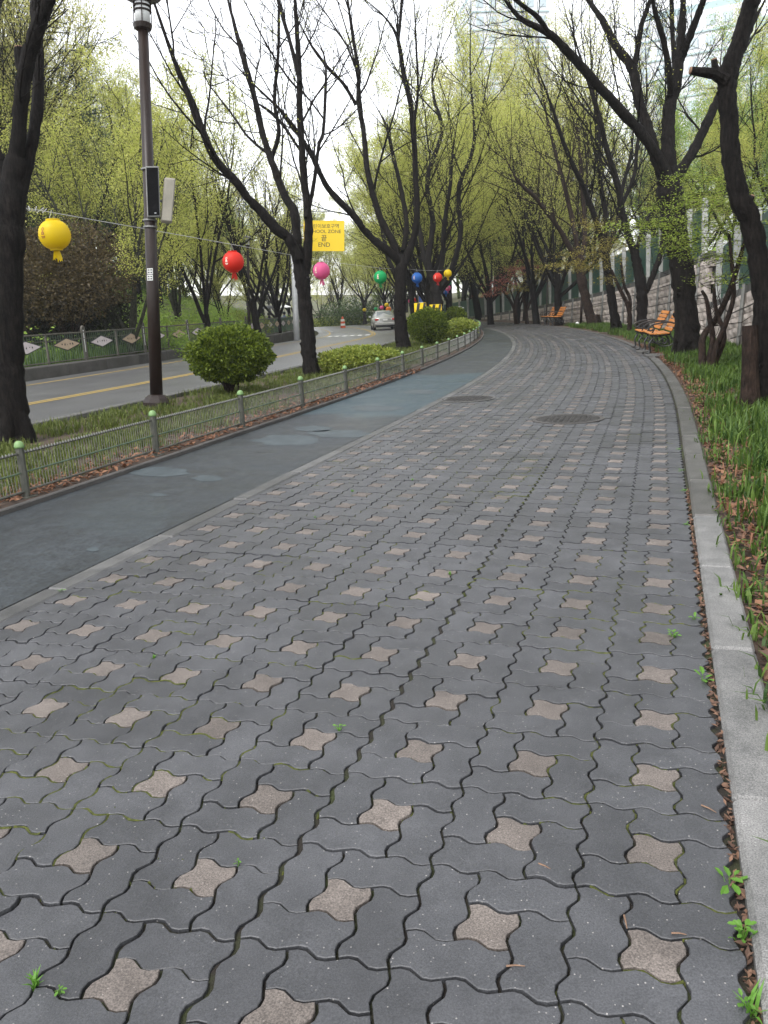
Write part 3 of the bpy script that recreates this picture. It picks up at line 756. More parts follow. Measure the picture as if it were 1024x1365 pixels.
# ------------------------------------------------------------------ lamp posts
def lamp_post(base, scale, label, speaker=False):
    root = empty('lamp_post', base, label, 'street lamp')
    def w(z): return UP*z*scale
    s = scale
    ax = UP
    MB().lathe([(.21*s, -.05*s), (.21*s, .09*s), (.185*s, .15*s), (.135*s, .20*s), (.10*s, .215*s)], 8, axis=ax).build('base', MAT['pole_brown'], root)
    MB().tube([w(.1), w(2.0), w(2.02), w(5.42)], [.095*s, .092*s, .088*s, .075*s], 20).build('pole', MAT['pole_brown'], root, True)
    head = MB().lathe([(.075*s, 0), (.12*s, .03*s), (.135*s, .09*s), (.13*s, .10*s)], 20, c=w(5.40), axis=ax).build('lantern_base', MAT['pole_brown'], root)
    MB().lathe([(.105*s, 0), (.105*s, .34*s), (0, .35*s)], 20, c=w(5.50), axis=ax).build('glass', MAT['glass_lamp'], root, True)
    for h in (.24, .30, .36):
        MB().lathe([(.128*s, 0), (.132*s, .008*s), (.128*s, .02*s), (.118*s, .02*s), (.118*s, 0)], 20, c=w(5.42+h), axis=ax).build('louvre_ring', MAT['pole_brown'], root)
    for k in range(4):
        a = k*math.pi/2+.5; d = np.array([math.cos(a)*.122*s, math.sin(a)*.122*s, 0])
        MB().tube([w(5.48)+d, w(5.86)+d], .008*s, 5).build('lantern_rod', MAT['pole_brown'], root)
    MB().lathe([(.27*s, 0), (.275*s, .015*s), (.20*s, .07*s), (.06*s, .13*s), (0, .14*s)], 24, c=w(5.86), axis=ax).build('cap', MAT['steel_grey'], root, True)
    return root
lb = ground(210, 549); lb[2] = .05
LAMP_S = float(((np.array(upright(193, 40, lb)[0])-lb) @ UP)/5.42)
lamp = lamp_post(lb, LAMP_S, 'tall brown lamp post with a black speaker beside the round bush')
def lamp_fittings():
    tow = CAM-np.array(lb); tow[2] = 0; tow /= np.linalg.norm(tow); right = np.array([-tow[1], tow[0], 0]); right = -right if right @ np.array([1, 0, 0]) < 0 else right
    rot = np.array([right, -tow, UP]).T
    zc, t = upright(204, 258, lb); c = np.array(zc)-lb; sc = t/FPX
    sp = empty('speaker', c+tow*.12); sp.parent = lamp
    MB().box((0, 0, 0), (17*sc, .12, 64*sc), .008, rot).build('cabinet', MAT['steel_grey'], sp)
    MB().box(tow*.062, (14.5*sc, .012, 60*sc), .004, rot).build('grille', MAT['speaker_cloth'], sp)
    MB().box(tow*.07-UP*27*sc+right*2*sc, (2.4*sc, .008, .9*sc), 0, rot).build('badge', MAT['steel_pale'], sp)
    c2 = np.array(upright(224, 268, lb)[0])-lb
    a = math.radians(7); r2 = rot @ np.array([[math.cos(a), 0, math.sin(a)], [0, 1, 0], [-math.sin(a), 0, math.cos(a)]])
    bx = empty('junction_box', c2+tow*.02); bx.parent = lamp
    MB().box((0, 0, 0), (15*sc, .16, 57*sc), .02, r2).build('case', MAT['cream_box'], bx)
    MB().box(tow*.084, (13*sc, .012, 53*sc), .012, r2).build('lid', MAT['cream_box'], bx)
    MB().tube([(-right*14*sc).tolist(), (right*0).tolist()], .02, 6).build('bracket', MAT['steel_grey'], bx)
    for py in (226, 294, 303):
        c = np.array(upright(203, py, lb)[0])-lb
        MB().lathe([(.094, -.012), (.098, -.010), (.098, .010), (.094, .012)], 20, c=(0, 0, 0), axis=UP).build('band', MAT['steel_grey'], lamp).location = UP*(c @ UP)
    for py in (362, 370.5):
        c = np.array(upright(200, py, lb)[0])-lb
        o = MB().box((0, 0, 0), (7.4*sc, .004, 7.6*sc), 0, rot).build('sticker', MAT['sticker_white'], lamp); o.location = c+tow*.096
        for q in range(4):
            MB().box(np.array(right)*((q % 2)-.5)*3.4*sc+UP*((q//2)-.5)*3.2*sc+tow*.003, (2.2*sc, .002, 1.4*sc), 0, rot).build('print', MAT['sign_black'], o)
lamp_fittings()
pl = np.array([-19.2, 33.5, 0.0]); pl[0] = at(329, 420, 38)[0]; pl[1] = at(329, 420, 38)[1]; pl[2] = float(GZ(pl[0], pl[1]))
lamp_post(pl, .82, 'slim brown lamp post among the trees behind the diamond plate fence')
for (px_, dep, hpx, lab) in ((774, 38, 92, 'pale lamp post just left of a brown trunk by the block wall'), (728, 45, 72, 'white-headed lamp post behind the farther pair of orange benches')):
    p = at(px_, 434, dep); p[2] = 0.0
    lamp_post(p, hpx/FPX*dep/6.0, lab)

# ------------------------------------------------------------------ benches
def bench(loc, rz, label):
    root = empty('bench', loc, label, 'bench', 'orange slatted benches beside the path', rz)
    L = 1.25
    for i_ in range(5):
        MB().box((-.36+.085*i_, 0, .42+.006*(2-i_)**2*.3), (.072, L, .028), .006).build('seat_slat', MAT['wood_orange'], root)
    for i_ in range(5):
        h = .50+.082*i_; x = .06+.045*i_
        MB().box((x, 0, h), (.026, L, .074), .006, np.array(Matrix.Rotation(.45, 3, 'Y'))).build('back_slat', MAT['wood_orange'], root)
    for s in (-1, 1):
        e = empty('end_frame', (0, s*(L/2-.09), 0)); e.parent = root
        def bar(P, r, nm): MB().tube(smooth_line(np.array(P, float), 5), r, 7).build(nm, MAT['cast_iron'], e)
        bar([(-.44, 0, 0), (-.38, 0, .06), (-.40, 0, .2), (-.33, 0, .33), (-.37, 0, .405)], .022, 'leg')
        bar([(.24, 0, 0), (.16, 0, .08), (.12, 0, .25), (.03, 0, .40), (.09, 0, .52), (.17, 0, .68), (.27, 0, .86), (.31, 0, .88)], .022, 'leg')
        bar([(-.40, 0, .395), (-.2, 0, .375), (.03, 0, .40)], .020, 'seat_rail')
        bar([(.13, 0, .62), (0, 0, .66), (-.22, 0, .64), (-.36, 0, .60), (-.42, 0, .53), (-.37, 0, .49), (-.32, 0, .52)], .018, 'arm')
        bar([(-.36, 0, .41), (-.30, 0, .52), (-.33, 0, .60)], .016, 'arm_support')
        bar([(-.31, 0, .28), (-.15, 0, .16), (.02, 0, .16), (.13, 0, .22)], .014, 'scroll')
        bar([(-.20, 0, .24), (-.12, 0, .32), (-.03, 0, .28), (-.07, 0, .2), (-.14, 0, .22)], .012, 'scroll')
        MB().box((-.43, 0, .012), (.1, .05, .024), .005).build('foot', MAT['cast_iron'], e); MB().box((.24, 0, .012), (.1, .05, .024), .005).build('foot', MAT['cast_iron'], e)
    return root
for (y, off, lab) in ((18.7, .30, 'nearer orange slatted bench of the pair beside the thick trunk'), (20.25, .22, 'orange bench directly behind the nearest bench by the thick trunk'),
                      (42.0, .35, 'nearer bench of the distant orange pair at the bend'), (43.6, .30, 'farthest orange bench, at the bend under the trees')):
    bench((float(K(y))+.2+off, y, .015), sl(K, y), lab)
# worn slabs in front of the benches
for k, (x, y, s) in enumerate(((-.33, 17.6, .5), (-.62, 19.0, .4))):
    pts = [(math.cos(a)*s*random.uniform(.7, 1.1)*.5, math.sin(a)*s*random.uniform(.8, 1.1)) for a in np.linspace(0, 2*math.pi, 9)[:-1]]
    tag(MB().prism(pts, 0, .03, 2).build('flat_stone', MAT['concrete']), ['larger flat pale stone at the path edge by the benches', 'smaller flat pale stone at the feet of the farther bench'][k], 'stone').location = (x+.22, y, .0)
# white scrap by the far lamp
wp = ground(770, 435); mb = MB()
for k in range(5):
    mb.box((random.uniform(-.07, .07), random.uniform(-.05, .05), .06+.03*k*random.random()), (.16, .12, .05), .02, np.array(Matrix.Rotation(k*1.1, 3, 'X') @ Matrix.Rotation(k, 3, 'Z')))
tag(mb.build('paper_scrap', MAT['white_paint']), 'small crumpled white scrap on the ground at the path edge', 'litter').location = (wp[0], wp[1], 0)

# ------------------------------------------------------------------ overhead school zone sign
def text_mesh(txt, size, m, name='lettering'):
    cu = bpy.data.curves.new('t', 'FONT'); cu.body = txt; cu.size = size; cu.align_x = 'CENTER'; cu.align_y = 'CENTER'; cu.extrude = .004; cu.offset = .0
    o = bpy.data.objects.new('t', cu); COL.objects.link(o)
    me = bpy.data.meshes.new_from_object(o.evaluated_get(bpy.context.evaluated_depsgraph_get())); bpy.data.objects.remove(o)
    me.name = name; me.materials.clear(); me.materials.append(MAT[m]); return me
def school_sign():
    dep = 45.0; base = at(394, 432, dep); base[2] = float(GZ(base[0], base[1]))-.1
    c, dep = upright(432, 314.5, base); sc = dep/FPX; w, h = 53*sc, 38*sc
    root = empty('road_sign', base, 'yellow overhead school zone end sign above the road', 'road sign')
    c = c-base
    rz = math.radians(17)                       # faces the oncoming traffic
    hold = empty('sign_board', c); hold.parent = root; bx_ = np.array([math.cos(rz), math.sin(rz), 0]); bx_ = bx_-UP*(bx_ @ UP); bx_ /= np.linalg.norm(bx_); bz_ = np.cross(bx_, UP)
    hold.rotation_euler = Matrix(np.array([bx_, UP, bz_]).T.tolist()).to_euler()
    MB().box((0, 0, -.012), (w, h, .024), .006).build('board', MAT['sign_yellow'], hold)
    edge = MB()
    for a, b in (((-1, -1), (1, -1)), ((1, -1), (1, 1)), ((1, 1), (-1, 1)), ((-1, 1), (-1, -1))):
        edge.box(((a[0]+b[0])*w/4, (a[1]+b[1])*h/4, -.012), (max(.05, abs(a[0]-b[0])*w/2), max(.05, abs(a[1]-b[1])*h/2), .035), .006)
    edge.build('rim', MAT['sign_yellow'], hold)
    for txt, size, y in (('어린이보호구역', 6.4*sc, 12.2*sc), ('SCHOOL ZONE', 6.0*sc, 5.6*sc), ('끝', 9.0*sc, -3.4*sc), ('END', 8*sc, -11.5*sc)):
        o = link('lettering', text_mesh(txt, size, 'sign_black'), hold); o.location = (0, y, .003)
        if txt.startswith('S'): o.scale = (1.08, 1, 1)
    top = np.array(upright(388, 306, base)[0])-base-bz_*.35
    MB().tube([(0, 0, 0), np.array(upright(393.5, 400, base)[0])-base, top], [.17, .15, .11], 12).build('pole', MAT['steel_pale'], root, True)
    for dz in (8, -8):
        MB().tube([top+np.array([0, 0, dz*sc]), c-bz_*.14+np.array([0, 0, dz*sc])+np.array([math.cos(rz), math.sin(rz), 0])*w*.35], .05, 8).build('arm', MAT['steel_pale'], root)
school_sign()

# ------------------------------------------------------------------ hazard boards in the planting strip
def hazard(px0, px1, py0, py1, dep, label, flip):
    sc = dep/FPX; c = at((px0+px1)/2, (py0+py1)/2, dep); w, h = (px1-px0)*sc, (py1-py0)*sc
    root = empty('hazard_board', (c[0], c[1], .05), label, 'road sign', rz=math.radians(14)); z = c[2]-.05
    MB().box((0, 0, z), (w, .03, h), .006).build('board', MAT['sign_yellow'], root)
    for k in range(2):
        x0 = -w*.45+k*w*.52; s = 1 if flip else -1
        P = [(x0, -h/2*.98), (x0+w*.24, -h/2*.98), (x0+w*.24+w*.22, h/2*.98), (x0+w*.22, h/2*.98)]
        P = [(max(-w*.49, min(w*.49, a)), z+b) for a, b in P]
        MB().prism(P, -.022, -.0165, 1).build('stripe', MAT['sign_black'], root)
    for x in (-w*.3, w*.3): MB().tube([(x, .03, 0), (x, .03, z+h*.4)], .03, 8).build('post', MAT['steel_grey'], root)
hazard(552.5, 568.5, 404, 423, 36, 'square yellow board with black diagonal stripes behind the dark round bush', True)
hazard(573, 589, 406, 421, 37.5, 'yellow and black striped board half hidden by a dark trunk', True)
def banner():
    c = at(568, 402, 58); sc = 58/FPX
    root = empty('banner', (c[0], c[1], 0), 'blue and white banner hung between poles beyond the striped boards', 'banner', rz=.2)
    w = 20*sc
    MB().box((0, 0, c[2]+3*sc), (w, .02, 8*sc), .004).build('cloth', MAT['banner_blue'], root)
    MB().box((0, -.012, c[2]-3*sc), (w, .02, 5*sc), .004).build('cloth', MAT['white_paint'], root)
    for s in (-1, 1): MB().tube([(s*w/2, 0, -.3), (s*w/2, 0, c[2]+9*sc)], .04, 6).build('pole', MAT['steel_grey'], root)
banner()
def barrel():
    c = ground(457.5, 437, -.35); sc = np.linalg.norm(c-CAM)/FPX
    root = empty('traffic_barrel', (c[0], c[1], float(RZ(c[1]))), 'small red and white traffic barrel at the far end of the road', 'traffic barrel')
    r = 3.4*sc; h = 11*sc
    for k in range(4): MB().lathe([(r*(1-.07*k), h*k/4), (r*(1-.07*(k+1)), h*(k+1)/4)], 14).build('band', MAT['traffic_red' if k % 2 == 0 else 'white_paint'], root)
    MB().lathe([(r*.4, h), (r*.4, h*1.25), (0, h*1.3)], 10).build('lamp', MAT['traffic_red'], root)
barrel()

# ------------------------------------------------------------------ silver saloon car seen from behind
def car():
    y = 61.5; x = float(ROADC(y))+1.38
    root = empty('car', (x, y, float(RZ(y))), 'silver saloon car driving away up the road', 'car', rz=math.atan(.0076*(y-7.5)))
    # local: +y forward, rear at y=0
    secs = [  # y, half width, sill z, belt z, top z, roof half width
        (0.0, .70, .38, .74, .86, .58), (.04, .80, .30, .84, .95, .70), (.30, .87, .22, .90, .98, .74), (.72, .89, .20, .93, .99, .73), (1.0, .895, .20, .93, 1.08, .70),
        (1.5, .90, .20, .92, 1.38, .60), (2.0, .90, .20, .92, 1.45, .58), (2.7, .90, .20, .91, 1.44, .58), (3.2, .895, .20, .90, 1.28, .63), (3.75, .88, .20, .88, .97, .72), (4.3, .84, .22, .80, .86, .66), (4.62, .70, .34, .62, .70, .52)]
    V = []; F = []
    for (yy, hw, zs, zb, zt, rw) in secs:
        ring = [(-hw*.93, zs), (-hw, zs+.18), (-hw*1.0, (zs+zb)/2+.05), (-hw*.97, zb), (-rw*1.02, zt-.05), (-rw*.86, zt), (0, zt+.025), (rw*.86, zt), (rw*1.02, zt-.05), (hw*.97, zb), (hw, (zs+zb)/2+.05), (hw, zs+.18), (hw*.93, zs)]
        V += [(p, yy, z) for p, z in ring]
    n = 13
    for k in range(len(secs)-1):
        for i_ in range(n-1): F.append((k*n+i_, k*n+i_+1, (k+1)*n+i_+1, (k+1)*n+i_))
        F.append((k*n+n-1, k*n, (k+1)*n, (k+1)*n+n-1))
    F.append(tuple(range(n))); F.append(tuple(range((len(secs)-1)*n, len(secs)*n)))
    body = MB().add(V, F).build('body', MAT['car_silver'], root, True)
    MB().add([(-.60, .985, 1.075), (.60, .985, 1.075), (.52, 1.47, 1.40), (-.52, 1.47, 1.40), (-.60, 1.0, 1.07), (.60, 1.0, 1.07), (.52, 1.48, 1.38), (-.52, 1.48, 1.38)],
             [(0, 1, 2, 3), (4, 7, 6, 5), (0, 4, 5, 1), (1, 5, 6, 2), (2, 6, 7, 3), (3, 7, 4, 0)]).build('rear_window', MAT['car_glass'], root)
    for s in (-1, 1):
        MB().add([(s*.875, 1.25, .955), (s*.875, 3.3, .94), (s*.66, 2.95, 1.36), (s*.64, 1.65, 1.38), (s*.80, 1.25, .955), (s*.80, 3.3, .94), (s*.6, 2.95, 1.36), (s*.6, 1.65, 1.38)],
                 [(0, 1, 2, 3), (4, 7, 6, 5), (0, 4, 5, 1), (1, 5, 6, 2), (2, 6, 7, 3), (3, 7, 4, 0)]).build('side_window', MAT['car_glass'], root)
        MB().box((s*.64, .02, .80), (.30, .10, .15), .03, np.array(Matrix.Rotation(s*-.18, 3, 'Z'))).build('tail_light', MAT['lamp_red'], root)
        MB().box((s*.47, -.005, .79), (.08, .06, .10), .02).build('reverse_light', MAT['white_paint'], root)
        MB().box((s*.99, 3.0, 1.0), (.18, .09, .13), .03).build('mirror', MAT['car_silver'], root)
        for yy in (.85, 3.55):
            w = empty('wheel', (s*.80, yy, .31)); w.parent = root
            MB().lathe([(.21, -.10), (.30, -.10), (.315, -.06), (.315, .06), (.30, .10), (.21, .10)], 20, axis=(1, 0, 0)).build('tyre', MAT['tyre'], w)
            MB().lathe([(0, -.08), (.20, -.09), (.21, 0), (.20, .09), (0, .08)], 14, axis=(1, 0, 0)).build('rim', MAT['steel_pale'], w)
    MB().box((0, .0, .47), (1.66, .16, .24), .06).build('bumper', MAT['car_silver'], root)
    MB().box((0, .02, .32), (1.5, .12, .1), .03).build('bumper_skirt', MAT['tyre'], root)
    MB().box((0, -.03, .77), (.34, .02, .11), .006).build('number_plate', MAT['white_paint'], root)
    MB().box((0, -.025, .86), (.5, .03, .02), .006).build('boot_trim', MAT['steel_pale'], root)
    MB().tube([(.5, .02, .25), (.5, .2, .26)], .03, 8).build('exhaust', MAT['steel_grey'], root)
car()

# ------------------------------------------------------------------ people under umbrellas
def person(loc, h, cloth, label, rz):
    root = empty('person', loc, label, 'person', rz=rz); s = h/1.7
    J = {'pel': (0, 0, .92, .13), 'chest': (0, 0, 1.25, .155), 'neck': (0, 0, 1.46, .06), 'head': (0, .02, 1.58, .10), 'top': (0, .02, 1.67, .07),
         'hl': (.10, 0, .86, .09), 'kl': (.11, .06, .48, .06), 'al': (.11, -.03, .09, .042), 'tl': (.11, .12, .04, .035),
         'hr': (-.10, 0, .86, .09), 'kr': (-.10, -.03, .48, .06), 'ar': (-.10, -.16, .10, .042), 'tr': (-.10, -.03, .04, .035),
         'sl': (.19, 0, 1.38, .06), 'el': (.25, .03, 1.10, .045), 'wl': (.20, .18, .95, .034), 'sr': (-.19, 0, 1.38, .06), 'er': (-.24, .06, 1.13, .045), 'wr': (-.10, .22, 1.22, .034)}
    E_ = [('pel', 'chest'), ('chest', 'neck'), ('neck', 'head'), ('head', 'top'), ('pel', 'hl'), ('hl', 'kl'), ('kl', 'al'), ('al', 'tl'), ('pel', 'hr'), ('hr', 'kr'), ('kr', 'ar'), ('ar', 'tr'), ('chest', 'sl'), ('sl', 'el'), ('el', 'wl'), ('chest', 'sr'), ('sr', 'er'), ('er', 'wr')]
    ks = list(J); me = bpy.data.meshes.new('body'); me.from_pydata([tuple(c*s for c in J[k][:3]) for k in ks], [(ks.index(a), ks.index(b)) for a, b in E_], [])
    o = link('body', me, root); o.modifiers.new('s', 'SKIN'); o.modifiers.new('d', 'SUBSURF').levels = 1
    for i_, k in enumerate(ks): me.skin_vertices[0].data[i_].radius = (J[k][3]*s, J[k][3]*s)
    me.skin_vertices[0].data[0].use_root = True
    ev = o.evaluated_get(bpy.context.evaluated_depsgraph_get()); m2 = bpy.data.meshes.new_from_object(ev); o.modifiers.clear(); o.data = m2
    m2.materials.clear(); m2.materials.append(MAT[cloth]); m2.materials.append(MAT['skin'])
    for p in m2.polygons: p.use_smooth = True; p.material_index = 1 if p.center.z > 1.50*s else 0
    MB().lathe([(.0, 1.52*s), (.085*s, 1.55*s), (.108*s, 1.62*s), (.085*s, 1.69*s), (0, 1.71*s)], 12, c=(0, -.015*s, 0)).build('hair', MAT['cloth_dark'], root, True)
    return root
def umbrella(loc, r, m, label, hub, low=None):
    root = empty('umbrella', loc, label, 'umbrella')
    n = 8; V = [(0, 0, hub)]; F = []
    for j, (q, z) in enumerate(((.35, .05), (.7, .15), (1.0, .30))):
        for k in range(n*2):
            a = k*math.pi/n; rr = r*q*(1 if k % 2 == 0 else .955-.02*j); V.append((rr*math.cos(a), rr*math.sin(a), hub-z*r-(.02*r if k % 2 == 0 and j == 2 else 0)))
    m2 = n*2
    F += [(0, 1+k, 1+(k+1) % m2) for k in range(m2)]
    for j in range(2): F += [(1+j*m2+k, 1+(j+1)*m2+k, 1+(j+1)*m2+(k+1) % m2, 1+j*m2+(k+1) % m2) for k in range(m2)]
    MB().add(V, F).build('canopy', MAT[m], root)
    MB().tube([(0, 0, low if low is not None else hub-.9), (0, 0, hub+.07)], .012, 6).build('shaft', MAT['steel_grey'], root)
    for k in range(n):
        a = k*2*math.pi/n; MB().tube([(0, 0, hub-.02), (r*.7*math.cos(a), r*.7*math.sin(a), hub-.15*r-.015), (r*.98*math.cos(a), r*.98*math.sin(a), hub-.31*r)], .006, 4).build('rib', MAT['steel_grey'], root)
    return root
for (px_, py_, cl, um, lab, lab2, dep) in ((358, 409, 'cloth_dark', 'umbrella_black', 'person in dark clothes walking under the black umbrella', 'open black umbrella held above the far fence', 46), (378, 408.5, 'cloth_blue', 'umbrella_white', 'person in dark blue walking under the white umbrella', 'open white umbrella held above the far fence', 50)):
    c = at(px_, py_, dep); z0 = c[2]-1.95
    zz = float(GZ(c[0], c[1])); z0 = min(z0, zz+.4)
    person((c[0], c[1], c[2]-2.0), 1.7, cl, lab, .6)
    umbrella((c[0], c[1]+.12, c[2]-2.0), .58 if um == 'umbrella_black' else .46, um, lab2, 2.08)
c = at(612, 408.5, 46)
umbrella((c[0], c[1], 0), .30*1, 'umbrella_white', 'pale rounded umbrella top showing just behind the far dark bush', c[2], .0)

# ------------------------------------------------------------------ festival lanterns on a wire
def lantern_protos():
    prof = []
    for k in range(0, 25):
        t = -1.18+2.36*k/24; r = .185*math.cos(t)**.85; z = .158*math.sin(t)/math.sin(1.18)
        prof.append((r-(.006 if k % 2 else 0), z))
    prof = [p_ for i_, p_ in enumerate(prof)]; sh = MB().lathe(prof, 28)
    top = MB().lathe([(.074, .155), (.080, .160), (.080, .176), (.072, .178), (.070, .158)], 20)
    bot = MB().lathe([(.062, -.178), (.072, -.176), (.074, -.158), (.066, -.156)], 20)
    tas = MB()
    for a in range(7):
        an = a*.9; x, y = .022*math.cos(an), .022*math.sin(an); l = .10+.05*((a*37) % 5)/5
        tas.add([(x-.014, y, -.17), (x+.014, y, -.17), (x*1.6+.018, y*1.6, -.17-l*.6), (x*1.6-.018, y*1.6, -.17-l*.6), (x*2+.02, y*2, -.17-l), (x*2, y*2, -.17-l*.85), (x*2-.02, y*2, -.17-l)], [(0, 1, 2, 3), (3, 2, 4, 5), (3, 5, 6)])
    rib = MB().tube([(0, 0, -.17), (.008, .004, -.24), (.002, 0, -.31)], .006, 4)
    hook = MB().tube(smooth_line([(-.05, 0, .17), (-.02, 0, .24), (0, 0, .27), (.02, 0, .24), (.05, 0, .17)], 3), .003, 4)
    return sh, top, bot, tas, rib, hook
LP = lantern_protos()
def emblem():
    """printed figure on a lotus and a column of strokes, wrapped on the shell"""
    m = MB()
    def patch(lon, z, w, h):
        V = []
        for a, b in ((-1, -1), (1, -1), (1, 1), (-1, 1)):
            zz = z+b*h/2; r = .185*math.cos(math.asin(max(-1, min(1, zz*math.sin(1.18)/.158))))**.85+.003; l = lon+a*w/2/.18
            V.append((r*math.cos(l), r*math.sin(l), zz))
        m.add(V, [(0, 1, 2, 3)])
    for k in range(7):
        a = k*2*math.pi/7; patch(.0+.09*math.cos(a), .055+.016*math.sin(a), .012, .009)
    patch(0, .022, .02, .02); patch(0, -.002, .04, .012); patch(.08, .01, .01, .02); patch(-.08, .01, .01, .02)
    patch(0, -.030, .056, .010); patch(0, -.043, .044, .009); patch(.12, -.028, .012, .012); patch(-.12, -.028, .012, .012)
    r = random.Random(4)
    for k in range(5):
        for _ in range(3): patch(-1.15+r.uniform(-.06, .06), .06-.03*k+r.uniform(-.008, .008), r.choice([.004, .018]), r.choice([.004, .016]))
    return m
EM = emblem()
def lantern(p, colr, label, rz=0.0, s=1.0, detail=True):
    root = empty('lantern', p, label, 'lantern', 'paper lanterns strung along the street', rz); root.scale = (s, s, s)
    pm = MAT['paper_'+colr]
    link('shell', shells[colr], root)
    if detail:
        link('top_ring', rings[colr][0], root); link('bottom_ring', rings[colr][1], root); link('tassel', rings[colr][2], root); link('cord', rings[colr][3], root); link('hanger', HOOK, root)
        link('printed_emblem', EMB[colr], root)
    return root
shells = {}; rings = {}; EMB = {}
HOOK = LP[5].mesh('hanger', MAT['wire'])
mat('print_brown', (.30, .11, .01), rough=.6); mat('print_pale', (.75, .55, .45), rough=.6)
for c_ in ('yellow', 'red', 'pink', 'green', 'blue', 'orange'):
    m = MAT['paper_'+c_]
    shells[c_] = LP[0].mesh('shell', m, True); rings[c_] = (LP[1].mesh('top_ring', m), LP[2].mesh('bottom_ring', m), LP[3].mesh('tassel', m), LP[4].mesh('cord', m))
    EMB[c_] = EM.mesh('printed_emblem', MAT['print_brown' if c_ == 'yellow' else 'print_pale'])
LSPEC = [(73, 313, 10.4, 'yellow', 1.05, 'large yellow lantern hanging nearest, beside the leftmost trunk'), (311, 349, 14.4, 'red', 1.0, 'red lantern hanging in front of the far fence, right of lamp post'),
         (428.5, 361, 18.9, 'pink', 1.05, 'pink lantern just right of the trunk under the yellow sign'), (507, 369.5, 24, 'green', 1.02, 'green lantern hanging above the silver car'),
         (556, 370.5, 28.7, 'blue', 1.0, 'blue lantern right of the forked trunk'), (583.5, 370, 33, 'red', 1.0, 'smaller red lantern hanging in front of a far trunk'),
         (597, 364.5, 38, 'yellow', 1.0, 'small yellow lantern half behind a far branch'), (597, 376.5, 44, 'green', 1.0, 'small green lantern below the far yellow one'),
         (597, 384, 50, 'pink', 1.0, 'small pink lantern below the far green one'), (594.5, 389, 56, 'blue', 1.0, 'small blue lantern lowest of the far cluster'),
         (565, 398.5, 66, 'green', 1.0, 'tiny green lantern above the striped board'), (553, 400, 68, 'red', 1.0, 'tiny red lantern left of the tiny green one'), (547, 401.5, 72, 'pink', 1.0, 'tiny pink lantern beside the forked trunk'),
         (501, 412, 84, 'green', 1.0, 'tiny green lantern just above the car roof'), (509, 410, 80, 'pink', 1.1, 'tiny pink lantern above the car roof'), (515.5, 406.5, 76, 'yellow', 1.1, 'tiny yellow lantern above and right of the car'),
         (518, 412, 74, 'orange', 1.3, 'tiny orange lantern at the right above the car'), (486, 413, 90, 'yellow', 1.1, 'tiny yellow lantern left of the car')]
LPOS = []
for (px_, py_, dep, c_, s_, lab) in LSPEC:
    p = at(px_, py_, dep); LPOS.append(p)
    lantern(p, c_, lab, rz=-1.75+random.uniform(-.2, .2)+(.25 if c_ == 'yellow' and dep < 12 else 0), s=s_, detail=dep < 60)
def wire(P, label, r=.004):
    tag(MB().tube(P, r, 5).build('lantern_wire', MAT['wire']), label, 'wire', 'wires carrying the lanterns')
def wire_pt(px_, py_, dep): return at(px_, py_, dep)
wire([wire_pt(33, 277, 9.75), wire_pt(79, 285, 10.45), wire_pt(133, 294.6, 11.25), wire_pt(193, 305, 12.2), wire_pt(316, 327, 14.5), wire_pt(395, 341, 17.6)], 'pale wire from the leftmost trunk past the lamp post', .0045)
wire([wire_pt(408, 342, 17.7), wire_pt(430, 348, 18.9), wire_pt(508, 357.5, 24), wire_pt(530, 358.5, 26.6)], 'pale wire carrying the pink and green lanterns between two trunks')
wire([wire_pt(540, 358, 27), wire_pt(556, 360, 28.7), wire_pt(584, 361, 33), wire_pt(597, 359, 38), wire_pt(597, 368, 46), wire_pt(585, 385, 60), wire_pt(515, 400, 80)], 'thin wire carrying the farther lanterns beyond the forked trunk')
k_ = []
for a in np.linspace(0, 1, 14):
    k_.append(at(34+28*a+3*math.sin(a*19), 277+4.5*a+4*math.sin(a*23), 9.7+.55*a))
wire(k_, 'tangled wire end knotted beside the leftmost trunk', .004)

# ------------------------------------------------------------------ apartment blocks behind the trees
def tower(px0, px1, pytop, dep, dpt, label, rz, floors, cols):
    sc = dep/FPX; c = at((px0+px1)/2, 420, dep); top = at((px0+px1)/2, pytop, dep)[2]
    w = (px1-px0)*sc; b = -1.0
    root = empty('apartment_block', (c[0], c[1], b), label, 'building', 'apartment blocks beyond the trees', rz=rz)
    H = top-b
    MB().box((0, 0, H/2), (w, dpt, H), 0).build('wall', MAT['facade'], root)
    MB().box((0, 0, H+.5), (w*.96, dpt*.96, 1.0), .05).build('parapet', MAT['facade_green'], root)
    fl = H/floors
    win = MB().box((0, 0, 0), (w/cols*.55, .16, fl*.5), .02).mesh('window', MAT['pane'])
    wins = MB().box((0, 0, 0), (.16, dpt/3*.5, fl*.5), .02).mesh('window', MAT['pane'])
    band = MB().box((0, 0, 0), (w+.3, dpt+.3, .25), .02).mesh('floor_band', MAT['facade_green'])
    for f in range(floors//3, floors):
        z = f*fl+fl*.5
        link('floor_band', band, root).location = (0, 0, f*fl)
        for q in range(cols): link('window', win, root).location = (-w/2+(q+.5)*w/cols, -dpt/2-.02, z)
        for q in range(3): link('window', wins, root).location = (-w/2-.02, -dpt/2+(q+.5)*dpt/3, z)
tower(628, 720, 40, 165, 14, 'pale green apartment tower rising behind the tree tops', .45, 19, 6)
tower(860, 990, 60, 130, 14, 'wide pale apartment block glimpsed behind the right-hand trees', -.2, 15, 7)
tower(1000, 1120, 70, 95, 14, 'nearest pale apartment block at the right edge', -.3, 12, 6)

